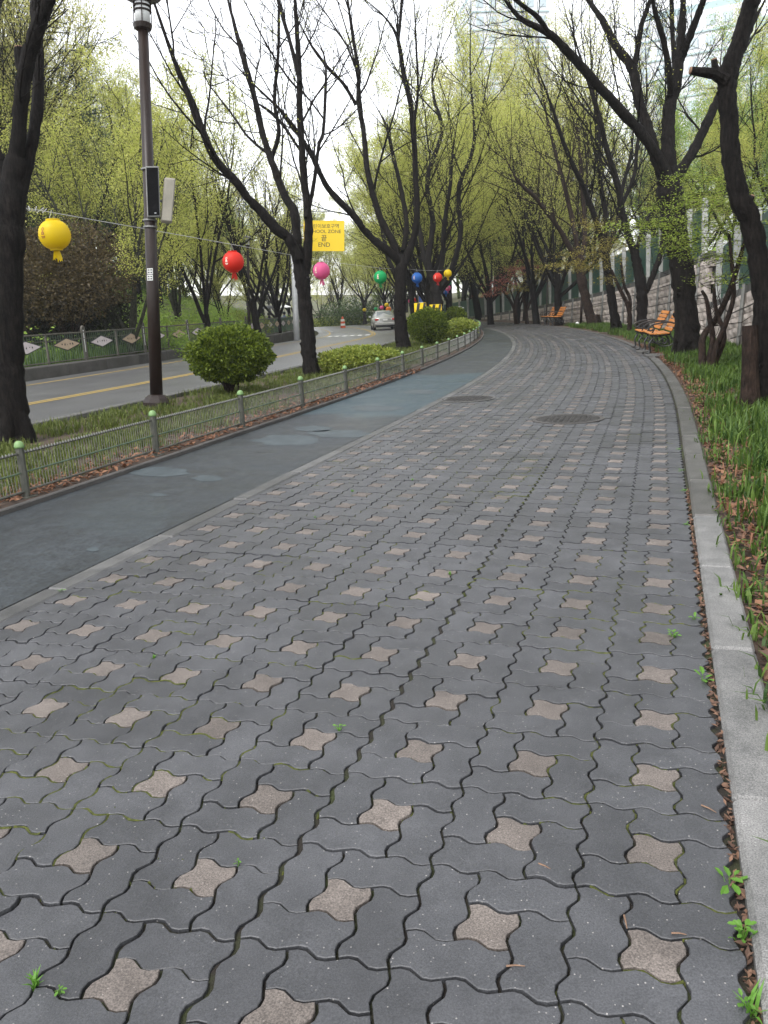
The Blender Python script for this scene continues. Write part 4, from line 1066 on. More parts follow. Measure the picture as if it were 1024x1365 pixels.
# ------------------------------------------------------------------ trees
def unit(v): return v/(np.linalg.norm(v)+1e-12)
class Tree:
    def __init__(s, seed):
        s.r = np.random.default_rng(seed); s.V = {}; s.Q = {}; s.n = {}; s.leafp = []; s.leafd = []
    def tube(s, P, R, n, part='trunk'):
        v, q, _ = tube_arrays(P, R, n)
        k = s.n.get(part, 0); s.V.setdefault(part, []).append(v); s.Q.setdefault(part, []).append(q+k); s.n[part] = k+len(v)
    def grow(s, p, d, L, r0, r1, n, wig, trop):
        P = [p]; d = unit(d)
        W = s.r.normal(0, wig, (n, 3))
        for i_ in range(n):
            d = unit(d+W[i_]+np.array([0, 0, trop])); P.append(P[-1]+d*(L/n))
        return np.array(P), np.linspace(r0, r1, n+1)
    def ramify(s, P, R, lvl, spec):
        """side branches of a limb, to the depth of spec"""
        if lvl >= len(spec): return
        sp = spec[lvl]; seg = np.linalg.norm(np.diff(P, axis=0), axis=1); L = seg.sum(); cum = np.concatenate([[0], np.cumsum(seg)])/L
        n = max(1, int(round(sp['n']*(L*sp.get('per', 0)+1-(1 if sp.get('per') else 0)) if sp.get('per') else sp['n'])))
        ph = s.r.random()*6.28
        for k in range(n):
            t = sp['t0']+(1-sp['t0'])*(k+s.r.random()*.8)/n; t = min(t, .985)
            i_ = min(len(P)-2, int(np.searchsorted(cum, t)-1)); i_ = max(i_, 0); f = (t-cum[i_])/(cum[i_+1]-cum[i_]+1e-9)
            p = P[i_]+(P[i_+1]-P[i_])*f; r = R[i_]+(R[i_+1]-R[i_])*f; T = unit(P[i_+1]-P[i_])
            a = unit(np.cross(T, [.3, .2, 1.0])); b = np.cross(T, a); ph += 2.4+s.r.normal(0, .4)
            ang = s.r.uniform(*sp['ang']); side = a*math.cos(ph)+b*math.sin(ph)
            d = T*math.cos(ang)+side*math.sin(ang)
            l = min(L*sp['len']*(1.15-.6*t)*s.r.uniform(.65, 1.2), sp.get('max', 9)); r0 = max(min(r*.6, l*.0095+.002), sp['rmin'])
            if l < .12: continue
            C_, RR = s.grow(p, d, l, r0, max(r0*.35, sp['rmin']*.7), sp['seg'], sp['wig'], sp['trop'])
            s.tube(C_, RR, sp['sides'], 'branches')
            if sp.get('leaf'):
                for _ in range(s.r.poisson(sp['leaf'])):
                    q = s.r.random(); j = min(len(C_)-2, int(q*(len(C_)-1))); s.leafp.append(C_[j]+(C_[j+1]-C_[j])*(q*(len(C_)-1)-j)); s.leafd.append(C_[j+1]-C_[j])
            s.ramify(C_, RR, lvl+1, spec)
    def wood(s, part, m, name=None):
        return np_mesh(name or part, np.concatenate(s.V[part]), np.concatenate(s.Q[part]), MAT[m], True)
def leaf_mesh(P, size, per, spread, m, rng_, flat=.0, name='crown', aspect=.62, jit=.35):
    """per small folded leaves scattered round each point"""
    P = np.repeat(np.asarray(P, float), per, 0); n = len(P)
    P = P+rng_.normal(0, spread, (n, 3))
    ax = rng_.normal(0, 1, (n, 3)); ax[:, 2] = ax[:, 2]*(1-flat)-.25; ax /= np.linalg.norm(ax, axis=1)[:, None]
    nz = rng_.normal(0, 1, (n, 3)); nz[:, 2] += flat*4
    sd = np.cross(ax, nz); sd /= np.linalg.norm(sd, axis=1)[:, None]+1e-9
    up = np.cross(sd, ax)
    s = (size*(1+rng_.uniform(-jit, jit, n)))[:, None]; w = s*aspect*.5
    A = P; B = P+ax*s*.5+sd*w+up*w*.35; C_ = P+ax*s; D = P+ax*s*.5-sd*w+up*w*.35
    V = np.stack([A, B, C_, D], 1).reshape(-1, 3); k = np.arange(n)[:, None]*4
    return np_mesh(name, V, np.concatenate([k+np.array([[0, 1, 2]]), k+np.array([[0, 2, 3]])]), MAT[m])
SPEC = [dict(n=7, t0=.22, ang=(.35, .8), len=.52, rmin=.012, seg=5, wig=.10, trop=.07, sides=5),
        dict(n=7, t0=.15, ang=(.35, .85), len=.50, rmin=.006, seg=4, wig=.12, trop=.06, sides=4),
        dict(n=4, t0=.2, ang=(.35, .9), len=.55, rmin=.0035, seg=3, wig=.12, trop=.04, sides=3, leaf=3)]
def put(name, parts, base, label, group=None, cat='tree', rz=0.0, sc=1.0):
    root = empty(name, base, label, cat, group, rz); root.scale = (sc, sc, sc)
    for nm, me in parts: link(nm, me, root)
    return root

# --- the trees whose limbs can be followed one by one
def hero(name, base_px, base_z, limbs, label, spec, seed, leaf=None, bark='bark', stubs=(), trunk_sides=14, extra_roots=True):
    rs = {11: (.82, .86), 12: (.76, .76), 13: (.78, .76), 14: (.85, .8), 15: (.86, .9), 16: (.96, .80)}.get(seed, (.9, .82))
    B = ground(base_px[0], base_px[1], base_z); T = Tree(seed)
    for li, (pts, off, sub) in enumerate(limbs):
        Q = []
        n = len(pts)
        for k, (px_, py_, rp) in enumerate(pts):
            o0, o1 = (off if isinstance(off, tuple) else (0, off))
            p, t = upright(px_, py_, B, o0+(o1-o0)*(k/(n-1))**1.2); Q.append(np.append(p-B, rp*rs[0 if li == 0 else 1]*t/FPX))
        Q = smooth_line(np.array(Q), 7)
        P, R = Q[:, :3], np.maximum(Q[:, 3], .004)
        R = R*np.array([1+.09*mnoise.noise(Vector(p_*4)+Vector((li*7, seed, 0)))+.05*mnoise.noise(Vector(p_*11)) for p_ in P])
        if li: R = R*np.clip(1-(np.linspace(0, 1, len(R))-.7)/.3*.7, .3, 1)
        wob = T.r.normal(0, .12, len(P)); P = P+np.outer(wob*R*.5, _rh)
        T.tube(P, R*(1+T.r.normal(0, .035, len(R))), trunk_sides if li == 0 else (10 if R[0] > .05 else 7), 'trunk' if li == 0 else 'limb')
        if li == 0:
            s0 = P[0]; rr = R[0]
            if extra_roots:
                for a in np.arange(5)*1.257+T.r.random():
                    d = np.array([math.cos(a), math.sin(a), 0]); T.tube(np.array([s0+d*rr*.3+[0, 0, rr*1.8], s0+d*rr*.7+[0, 0, rr*.6], s0+d*rr*1.15+[0, 0, -.08]]), np.array([rr*.42, rr*.36, rr*.18]), 7, 'trunk')
            for _ in range(5):
                j_ = T.r.integers(6, len(P)-3); a = T.r.random()*6.28; d = np.array([math.cos(a), math.sin(a), .25]); c_ = P[j_]; q_ = R[j_]
                T.tube(np.array([c_+d*q_*.5, c_+d*q_*.95, c_+d*q_*1.12]), np.array([q_*.36, q_*.26, q_*.10]), 8, 'trunk')
        elif sub:
            T.ramify(P, R, 0, spec)
            E_, ER = T.grow(P[-1], P[-1]-P[-3], 2.2, R[-1], .006, 7, .07, .03); T.tube(E_, ER, 6, 'limb'); T.ramify(E_, ER, 0, spec)
    root = empty(name, B, label, 'tree', 'trees along the path')
    link('trunk', T.wood('trunk', bark), root)
    if 'limb' in T.V: link('limb', T.wood('limb', bark), root)
    if 'branches' in T.V: link('branches', T.wood('branches', bark), root)
    for sp in stubs:
        Q = []
        for (px_, py_, rp) in sp:
            p, t = upright(px_, py_, B, -.05); Q.append(np.append(p-B, rp*t/FPX))
        Q = np.array(Q); m_ = MB().tube(Q[:, :3], Q[:, 3], 9).build('stub', MAT['bark'], root)
        e = Q[-1, :3]; d = unit(Q[-1, :3]-Q[-2, :3]); MB().lathe([(Q[-1, 3]*.98, 0), (Q[-1, 3]*.9, .012), (0, .016)], 10, c=e, axis=d).build('cut_face', MAT['bark_cut'], m_)
    if leaf and T.leafp:
        link('crown', leaf_mesh(T.leafp, leaf[1], leaf[2], leaf[3], leaf[0], T.r), root)
    return root
def SP(n1, n2, n3, l1=.42, leaf=0.0, m1=4.2, trop=.07):
    n2 += 2; n3 += 1; l1 *= 1.25
    return [dict(n=n1, t0=.18, ang=(.35, .85), len=l1, rmin=.008, seg=7, wig=.10, trop=trop, sides=5, max=m1),
            dict(n=n2, t0=.12, ang=(.35, .9), len=.5, rmin=.0045, seg=5, wig=.12, trop=.05, sides=4, max=2.2),
            dict(n=n3, t0=.15, ang=(.35, .9), len=.5, rmin=.0028, seg=3, wig=.12, trop=.03, sides=3, max=1.1, leaf=leaf)]
hero('tree', (20, 590), .05, [
    ([(20, 596, 36), (16, 570, 28), (11, 510, 26), (10, 450, 26), (11, 350, 25), (14, 280, 23), (22, 210, 17)], 0, 0),
    ([(19, 235, 13), (25, 180, 11.5), (31, 110, 11.5), (42, 62, 12), (56, 22, 11.5), (72, -20, 10.5), (95, -90, 9), (110, -170, 6)], -.4, 1),
    ([(25, 260, 12), (40, 200, 9.5), (50, 140, 9), (51, 70, 8.5), (48, 0, 8), (52, -80, 6.5), (40, -170, 5)], .8, 1),
    ([(10, 250, 13), (-5, 205, 10), (-25, 150, 9), (-50, 60, 7), (-70, -60, 5)], .3, 1)],
    'thick dark trunk at the left edge with a cut stub above', SP(6, 5, 3, .3, 0), 11, None, stubs=[[(31, 92, 9), (27, 74, 8), (26, 64, 7)]])
hero('tree', (416, 501), .05, [
    ([(416, 504, 16), (414, 488, 13.5), (411, 460, 12.5), (408, 420, 12), (405, 385, 12.5), (399, 350, 12), (392, 318, 9)], 0, 0),
    ([(398, 345, 10), (385, 318, 9.5), (368, 305, 9), (348, 282, 8), (329, 262, 7.6), (314, 241, 7.2), (294, 221, 6.8), (280, 198, 6.4), (253, 130, 5.8), (232, 79, 5.2), (208, 10, 4.5), (190, -50, 3)], (-.1, -1.6), 1),
    ([(396, 325, 9), (393, 285, 8), (380, 262, 7.2), (370, 236, 6.5), (352, 184, 5.6), (339, 129, 5), (327, 86, 4.6), (312, 31, 4), (302, -10, 3.4), (290, -70, 2)], (0, 1.2), 1),
    ([(408, 365, 8), (411, 325, 7.8), (411, 290, 7.2), (405, 234, 6.4), (400, 156, 5.6), (399, 98, 5), (396, 39, 4.5), (392, -20, 4), (388, -90, 2.5)], (0, -.5), 1),
    ([(362, 212, 4), (372, 175, 3.6), (366, 133, 3.2), (371, 70, 2.8), (372, 0, 2.4), (375, -60, 1.6)], (.9, 1.6), 1),
    ([(400, 110, 4), (388, 60, 3.6), (374, 12, 3.2), (360, -40, 2.4)], (-.4, .6), 1),
    ([(408, 290, 4), (417, 254, 3.6), (425, 195, 3.2), (431, 176, 3), (434, 120, 2.6), (433, 78, 2.3), (418, 40, 1.8)], (-.2, 1.5), 1),
    ([(340, 135, 2.8), (372, 160, 2.6), (408, 212, 2.4)][::-1], (.8, 1.2), 1)],
    'dark forked tree in front of the yellow sign, long limb sweeping left', SP(8, 5, 3, .34, .35), 12, ('leaf_fresh', .034, 2, .04))
hero('tree', (537, 466), .05, [
    ([(537, 469, 13.5), (536, 455, 11.5), (534, 430, 11), (533, 395, 10.2), (535, 360, 10.5), (536, 340, 8)], 0, 0),
    ([(534, 352, 8), (523, 339, 7.4), (501, 322, 6.6), (485, 306, 6.1), (472, 288, 5.8), (437, 250, 4.8), (413, 203, 4.2), (382, 156, 3.6), (339, 113, 2.8), (312, 85, 2)], (0, -1.8), 1),
    ([(533, 345, 7), (522, 320, 6.4), (507, 290, 5.8), (491, 234, 5), (485, 176, 4.4), (478, 137, 4), (478, 98, 3.6), (470, 47, 3.2), (464, 0, 2.8), (460, -60, 1.6)], (0, .8), 1),
    ([(540, 350, 7.5), (550, 322, 6.4), (556, 290, 5.6), (554, 234, 5), (550, 156, 4.4), (538, 98, 4), (530, 51, 3.4), (513, 23, 2.8), (484, -3, 2.2)], (0, -.7), 1),
    ([(531, 55, 3), (534, 25, 2.7), (537, -20, 2.2), (540, -70, 1.4)], (-.6, -.6), 1),
    ([(538, 335, 5), (542, 297, 4.4), (534, 250, 3.8), (525, 211, 3.4), (515, 168, 3), (500, 140, 2.2)], (.2, 2), 1),
    ([(475, 140, 3.2), (458, 112, 3), (437, 90, 2.8), (415, 60, 2.4), (398, 28, 2)], (.6, 0), 1),
    ([(551, 180, 2.6), (557, 120, 2.3), (555, 62, 2), (552, 0, 1.7)], (-.5, -1.3), 1),
    ([(533, 380, 5), (518, 345, 4), (512, 318, 3.6), (505, 290, 3)], (.4, 2.2), 1)],
    'dark forked tree standing between the flat hedge and the round bush', SP(8, 5, 3, .34, .5), 13, ('leaf_fresh', .04, 3, .06))
hero('tree', (585, 443), .05, [
    ([(585, 446, 11), (584, 425, 9), (582, 400, 9), (581, 380, 9), (582, 365, 7)], 0, 0),
    ([(580, 385, 6.5), (571, 350, 5.5), (577, 297, 4.6), (570, 238, 4), (589, 176, 3.2), (579, 133, 2.8), (577, 98, 2.4), (590, 40, 1.6)], (0, 1), 1),
    ([(584, 388, 6), (598, 368, 5), (607, 344, 4.6), (614, 310, 4.2), (612, 250, 3.6), (632, 191, 2.8), (627, 98, 2.2), (628, 0, 1.6)], (0, -1), 1),
    ([(581, 380, 6), (566, 345, 4.6), (560, 310, 4), (552, 270, 3.2), (548, 220, 2.5)], (0, 2), 1),
    ([(583, 378, 5), (590, 345, 4.2), (592, 300, 3.6), (600, 250, 3), (604, 200, 2.2), (612, 150, 1.6)], (0, -1.5), 1)],
    'dark many-limbed tree behind the dark round bush', SP(9, 6, 3, .36, 1.2), 14, ('leaf_fresh', .055, 5, .09))
R1 = hero('tree', (1016, 547), .0, [
    ([(1014, 552, 30), (1019, 535, 23), (1021, 490, 18), (1020, 430, 16.5), (1013, 355, 15), (1001, 299, 16), (985, 258, 14.8), (975, 213, 13.8), (971, 150, 13.8), (969, 112, 14.2), (976, 84, 14), (990, 45, 13.8), (1003, 0, 12.6), (1022, -55, 11), (1045, -130, 8)], 0, 0),
    ([(1005, 0, 8), (985, -60, 6), (960, -140, 4)], (0, -1), 1),
    ([(1030, -70, 7), (1075, -120, 6), (1120, -160, 4)], (0, -.5), 1)],
    'bent dark trunk at the right edge with a broken stub', SP(6, 5, 3, .4, 0), 15, None,
    stubs=[[(968, 108, 9), (952, 98, 7.5), (935, 96, 6), (921, 94, 5)], [(958, 100, 6), (953, 88, 4.5), (952, 80, 4)], [(990, 285, 5), (996, 272, 5), (1003, 262, 3.5)]], bark='bark')
sb = upright(1000, 546, R1.location, -.25)[0]; sb = np.array(sb); sb[2] = 0
st_, t_ = upright(1000, 434, sb); tag(MB().tube([(0, 0, -.1), (0, 0, .05), (np.array(st_)-sb)*.5, np.array(st_)-sb], [.16, .11, .085, .08], 10).build('stump', MAT['bark_brown']), 'short cut stump standing against the bent trunk at right', 'stump').location = sb
hero('tree', (916, 476), .0, [
    ([(916, 482, 20), (917, 468, 17.5), (915, 430, 16.5), (911, 370, 15.5), (903, 325, 16), (897, 290, 16.5), (892, 255, 17), (890, 225, 14)], 0, 0),
    ([(893, 255, 11), (880, 215, 9.5), (852, 174, 8.6), (820, 139, 8), (788, 103, 7.4), (756, 68, 6.8), (731, 44, 6), (695, 25, 5), (672, -2, 4.2), (650, -40, 3)], (-.1, -2.0), 1),
    ([(732, 45, 4.6), (716, 22, 4.2), (688, 0, 3.6), (660, -30, 2.5)], (-1.6, -2.6), 1),
    ([(886, 240, 11), (873, 205, 9.8), (862, 165, 9), (852, 135, 8.4), (843, 92, 7.6), (823, 64, 6.8), (802, 25, 6), (781, -5, 5.2), (760, -50, 3.5)], (0, 1.0), 1),
    ([(844, 95, 5), (850, 65, 4.8), (855, 35, 4.4), (868, -5, 3.8), (880, -60, 2.4)], (.5, 1.2), 1),
    ([(893, 245, 14), (891, 199, 12), (892, 149, 11), (902, 107, 9.5), (908, 53, 7.5), (911, 0, 6.5), (915, -70, 4)], (0, .3), 1),
    ([(894, 125, 5.8), (893, 105, 5.6), (887, 64, 5), (873, 14, 4.4), (866, -30, 3.4)], (0, -.8), 1),
    ([(908, 80, 6.6), (916, 58, 6.2), (930, 21, 5.6), (941, -8, 5), (955, -60, 3.4)], (.2, -.6), 1),
    ([(902, 115, 4.6), (898, 71, 4.2), (895, 0, 3.6), (893, -60, 2.4)], (.2, 1.3), 1),
    ([(898, 265, 10), (906, 232, 8.8), (923, 203, 8.2), (941, 167, 7.6), (957, 133, 7), (976, 90, 6.2), (1000, 40, 5.4), (1030, -20, 4)], (.2, 1.6), 1)],
    'tall many-limbed tree with thick brown trunk beside the nearer benches', SP(8, 5, 3, .32, .5), 16, ('leaf_fresh', .034, 3, .05), bark='bark')
hero('tree', (855, 447), .0, [
    ([(857, 450, 11), (856, 438, 8.8), (856, 400, 8), (853, 372, 7.6), (848, 345, 6.8), (845, 330, 6)], 0, 0),
    ([(847, 340, 6), (837, 312, 5.8), (829, 279, 5.6), (824, 249, 5.2), (809, 199, 4.6), (795, 142, 4), (775, 80, 3.2), (755, 20, 2.4)], (0, -1), 1),
    ([(850, 330, 3.5), (855, 310, 3.2), (863, 294, 3), (876, 269, 2.6), (880, 235, 2)], (0, 1), 1),
    ([(858, 392, 5.2), (864, 382, 5), (875, 355, 4.6), (884, 324, 4.2), (888, 280, 3.6), (880, 220, 3)], (0, 1.5), 1),
    ([(828, 275, 3.6), (845, 235, 3.2), (850, 190, 2.8), (862, 130, 2.2), (860, 60, 1.6)], (0, .6), 1)],
    'slender forked tree standing just behind the nearer benches', SP(8, 6, 3, .36, .6), 17, ('leaf_fresh', .045, 3, .07), bark='bark')
hero('tree', (821, 442), .0, [
    ([(822, 444, 9), (820, 430, 7.2), (815, 395, 6.6), (810, 360, 6.2), (805, 330, 6)], 0, 0),
    ([(805, 332, 5.4), (795, 295, 4.8), (778, 250, 4.2), (755, 200, 3.6), (735, 140, 3), (712, 80, 2.2)], (0, -1.5), 1),
    ([(807, 335, 5), (808, 290, 4.4), (800, 240, 3.8), (798, 180, 3.2), (790, 110, 2.6), (786, 30, 1.8)], (0, .8), 1),
    ([(806, 340, 4.2), (822, 300, 3.6), (830, 250, 3), (842, 200, 2.4), (846, 130, 1.8)], (0, 1.2), 1)],
    'leaning dark tree between the block wall and the path, left of the benches', SP(9, 6, 4, .4, .8), 18, ('leaf_fresh', .065, 2, .07))
hero('tree', (789, 435), .0, [
    ([(793, 437, 10), (788, 425, 7.6), (780, 395, 6.8), (774, 365, 7), (771, 350, 5.5)], 0, 0),
    ([(772, 357, 5), (762, 335, 4.4), (742, 300, 3.8), (715, 265, 3.4), (690, 240, 2.8), (668, 200, 2.2)], (0, -1.5), 1),
    ([(773, 355, 5), (768, 320, 4.4), (758, 270, 3.8), (745, 220, 3.2), (730, 160, 2.6), (718, 100, 1.8)], (0, .6), 1),
    ([(775, 352, 4.8), (780, 310, 4), (776, 250, 3.4), (772, 190, 2.8), (764, 120, 2)], (0, 1.3), 1)],
    'brown curved trunk beside the pale lamp post at the bend', SP(9, 6, 4, .42, .9), 19, ('leaf_fresh', .07, 2, .07), bark='bark_brown')

# --- tree kinds for the rows and woods behind: built once, then copied
def vase(seed, H, spread, nl, leafm, lsize, lper, lspread, leafn, bark='bark', clear=.22, droop=0.0, n1=7, n2=7, n3=4):
    T = Tree(seed); th = H*clear; r0 = H*.0155
    P, R = T.grow(np.zeros(3)-np.array([0, 0, .3]), np.array([T.r.normal(0, .08), T.r.normal(0, .08), 1]), th+.3, r0*1.25, r0*.9, 7, .04, .1)
    R[0] *= 1.35
    T.tube(P, R, 9, 'trunk')
    spec = [dict(n=n1, t0=.2, ang=(.3, .75), len=.5, rmin=.012, seg=5, wig=.10, trop=.07, sides=4), dict(n=n2, t0=.12, ang=(.35, .85), len=.5, rmin=.007, seg=4, wig=.12, trop=.05, sides=3), dict(n=n3, t0=.15, ang=(.35, .9), len=.55, rmin=.005, seg=2, wig=.12, trop=.03, sides=3, leaf=leafn)]
    for k in range(nl):
        a = k*2*math.pi/nl+T.r.normal(0, .3); tilt = T.r.uniform(.35, 1.0)*spread
        d = np.array([math.cos(a)*math.sin(tilt), math.sin(a)*math.sin(tilt), math.cos(tilt)])
        i_ = T.r.integers(4, 8); p = P[i_]
        Q, RR = T.grow(p, d, (H-th)*T.r.uniform(.75, 1.0), r0*T.r.uniform(.42, .62), .014, 9, .075, .055)
        T.tube(Q, RR, 7, 'trunk'); T.ramify(Q, RR, 0, spec)
    parts = [('trunk', T.wood('trunk', bark)), ('branches', T.wood('branches', bark))]
    if leafm and T.leafp: parts.append(('crown', leaf_mesh(T.leafp, lsize, lper, lspread, leafm, T.r)))
    return parts
def pine(seed, H, leafm='needle'):
    T = Tree(seed); P, R = T.grow(np.array([0, 0, -.3]), np.array([.05, 0, 1]), H, H*.017, .03, 12, .035, .05); T.tube(P, R, 8, 'trunk'); tips = []
    for k in range(46):
        t = .30+.68*k/46; j = min(10, int(t*12)); p = P[j]+(P[j+1]-P[j])*(t*12-j)
        a = k*2.4+T.r.normal(0, .3); l = H*.26*(1.12-t)*T.r.uniform(.7, 1.2)+.3
        Q, RR = T.grow(p, np.array([math.cos(a), math.sin(a), .25]), l, .035, .012, 5, .09, .05); T.tube(Q, RR, 4, 'branches')
        for q in range(9):
            f = .3+.7*q/9; jj = min(4, int(f*5)); b = Q[jj]+(Q[jj+1]-Q[jj])*(f*5-jj); tips.append(b+T.r.normal(0, .16, 3)*[1, 1, .5])
            tips.append(b+T.r.normal(0, .3, 3)*[1, 1, .4])
    n = len(tips); C_ = np.repeat(np.array(tips), 16, 0); m = len(C_)
    d = T.r.normal(0, 1, (m, 3)); d[:, 2] += .35; d /= np.linalg.norm(d, axis=1)[:, None]; sd = np.cross(d, T.r.normal(0, 1, (m, 3))); sd /= np.linalg.norm(sd, axis=1)[:, None]
    L = T.r.uniform(.16, .30, m)[:, None]; w = .011
    V = np.stack([C_-sd*w, C_+sd*w, C_+d*L], 1).reshape(-1, 3); F = np.arange(3*m).reshape(-1, 3)
    return [('trunk', T.wood('trunk', 'bark_brown')), ('branches', T.wood('branches', 'bark_brown')), ('crown', np_mesh('crown', V, F, MAT[leafm]))]
def layered(seed, H, leafm, bark, spreadr, n_layers=9, lsize=.055, per=5, lean=(0, 0)):
    """small maple: fine stems and flat tiers of leaves"""
    T = Tree(seed); pts = []
    for k in range(3):
        a = k*2.1+T.r.random(); Q, RR = T.grow(np.array([0, 0, -.1]), np.array([math.cos(a)*.35+lean[0], math.sin(a)*.35+lean[1], 1]), H*.8, .045, .014, 8, .10, .04); T.tube(Q, RR, 6, 'trunk')
        for q in range(n_layers):
            f = .35+.65*(q+T.r.random()*.7)/n_layers; jj = min(7, int(f*8)); p = Q[jj]+(Q[jj+1]-Q[jj])*(f*8-jj); b = T.r.random()*6.28
            B, BR = T.grow(p, np.array([math.cos(b)+lean[0], math.sin(b)+lean[1], .22]), spreadr*T.r.uniform(.5, 1.1), .014, .005, 6, .12, -.01); T.tube(B, BR, 4, 'branches')
            for z in range(5):
                g_ = .25+.75*z/5; j2 = min(5, int(g_*6)); c = B[j2]+(B[j2+1]-B[j2])*(g_*6-j2)
                Q2, R2 = T.grow(c, np.array([T.r.normal(), T.r.normal(), .1]), spreadr*.35, .006, .003, 3, .12, -.01); T.tube(Q2, R2, 3, 'branches')
                for w in Q2: pts += [w+T.r.normal(0, .10, 3)*[1, 1, .22] for _ in range(3)]
                pts += [c+T.r.normal(0, .13, 3)*[1, 1, .25] for _ in range(4)]
    return [('trunk', T.wood('trunk', bark)), ('branches', T.wood('branches', bark)), ('crown', leaf_mesh(pts, lsize, per, .045, leafm, T.r, flat=.75, aspect=.8))]
KIND = {
 'fresh1': vase(101, 11.5, .75, 6, 'leaf_fresh', .062, 13, .17, 3.8), 'fresh2': vase(102, 10.5, .85, 7, 'leaf_fresh', .06, 12, .16, 3.4), 'fresh3': vase(103, 12.5, .6, 6, 'leaf_pale', .058, 11, .16, 3.0),
 'mid1': vase(104, 11, .8, 6, 'leaf_mid', .065, 12, .18, 3.6), 'bare1': vase(105, 11, .7, 6, 'leaf_pale', .08, 3, .11, 1.3), 'bare2': vase(106, 12, .85, 7, 'leaf_fresh', .08, 3, .11, 1.2),
 'thin1': vase(107, 9.5, .6, 4, 'leaf_fresh', .055, 14, .14, 2.6, 'bark', .16), 'thin2': vase(108, 9, .7, 5, 'leaf_fresh', .055, 12, .14, 2.6, 'bark_green', .14),
 'pine1': pine(109, 11), 'pine2': pine(110, 13), 'conifer': pine(111, 9, 'leaf_dark'),
}
random.seed(21)
LOOK = {'fresh1': 'broad yellow-green tree', 'fresh2': 'spreading fresh green tree', 'fresh3': 'tall pale green tree', 'mid1': 'mid-green leafy tree', 'bare1': 'slim nearly bare tree', 'bare2': 'wide nearly bare tree', 'thin1': 'thin-limbed leafing tree', 'thin2': 'small pale leafing tree', 'pine1': 'dark pine', 'pine2': 'tall dark pine', 'conifer': 'low dense conifer'}
def wood_label(x, y, kd, zones, rows, d):
    p = RW @ (np.array([x, y, 1.0])-CAM); px_ = 512+FPX*p[0]/p[2]
    z = [n for lim, n in zones if px_ < lim][0]; r = [n for lim, n in rows if d < lim][0]
    return LOOK[kd]+' '+r+', '+z
def in_view(x, y, m=260):
    p = RW @ (np.array([x, y, 4.0])-CAM); return p[2] > 2 and -m < 512+FPX*p[0]/p[2] < 1024+m
ZR = [(560, 'beyond the striped boards'), (650, 'left of the red maple'), (715, 'behind the red maple'), (790, 'above the farther benches'), (850, 'above the bronze maple'), (925, 'above the nearer benches'), (985, 'behind the bright maple'), (9999, 'behind the bent trunk')]
RR_ = [(7, 'just above the wall'), (14, 'amid the wood above the wall'), (99, 'deep in the wood above the wall')]
ZL = [(25, 'behind the leftmost trunk'), (110, 'behind the yellow lantern'), (190, 'left of the lamp post'), (255, 'right of the lamp post'), (320, 'behind the red lantern'), (375, 'left of the two umbrellas'), (430, 'behind the yellow sign'), (9999, 'above the silver car')]
ZF = ZL[:-1]+[(470, 'left of the silver car'), (500, 'above the silver car'), (525, 'above the right of the car'), (550, 'behind the forked trunk'), (575, 'behind the blue lantern'), (605, 'behind the striped boards'), (640, 'over the far hedge'), (680, 'left of the red maple'), (9999, 'above the bend')]
RL_ = [(13, 'fronting the wood across the road'), (23, 'inside the wood across the road'), (99, 'deep in the wood across the road')]
def on_ground(x, y): return (x, y, float(GZ(x, y)))
# row on the planting strip beyond the named trees, row across the road, row along the wall
for k, (y, kd) in enumerate(((41, 'fresh2'), (46.5, 'bare2'), (53, 'fresh1'), (60, 'fresh3'), (68, 'fresh1'), (77, 'fresh2'), (86, 'fresh1'), (96, 'fresh3'))):
    x = float(ROADC(y))+3.6
    put('street_tree', KIND[kd], (x, y, .0), ['tree with fresh green leaves second behind the striped boards', 'nearly bare tree third beyond the striped boards'][k] if k < 2 else ['third', 'fourth', 'fifth', 'sixth', 'seventh', 'eighth'][k-2]+' street tree beyond the striped boards, fresh green', 'street trees along the road', rz=random.random()*6, sc=random.uniform(.9, 1.08))
for k, (y, kd) in enumerate(((57, 'thin1'), (64, 'bare1'), (72, 'fresh2'), (80, 'fresh1'), (90, 'fresh2'), (100, 'fresh1'))):
    put('street_tree', KIND[kd], (float(ROADC(y))-5.9, y, .1), ['first', 'second', 'third', 'fourth', 'fifth', 'sixth'][k]+' leafing street tree on the left side beyond the sign pole', 'street trees along the road', rz=random.random()*6, sc=random.uniform(.85, 1.05))
for k in range(16):
    x = -46+k*3.0+random.uniform(-1, 1); y = 104+random.uniform(-4, 14)+.1*k
    kd = random.choice(['fresh1', 'fresh2', 'fresh3', 'bare1', 'mid1'])
    put('far_tree', KIND[kd], (x, y, -1.2), wood_label(x, y, kd, ZF, [(999, 'at the road end')], 1), 'hazy trees at the end of the road', rz=random.random()*6, sc=random.uniform(.8, 1.05))
for (px_, py_, dep, kd, sc_, lab) in ((745, 433, 43, 'bare2', .95, 'dark tree right behind the farther pair of benches'), (716, 433, 46, 'bare1', 1.0, 'dark tree just left of the farther pair of benches'), (655, 433, 50, 'bare2', .9, 'leaning dark tree standing alone left of the red maple'),
                                 (690, 432, 50.5, 'thin1', .8, 'thin tree standing among the maples by the wall'), (700, 432, 55, 'bare1', .9, 'bare tree behind the red maple')):
    p = at(px_, py_, dep); put('path_tree', KIND[kd], (p[0], p[1], 0), lab, 'trees along the path', rz=random.random()*6, sc=sc_)
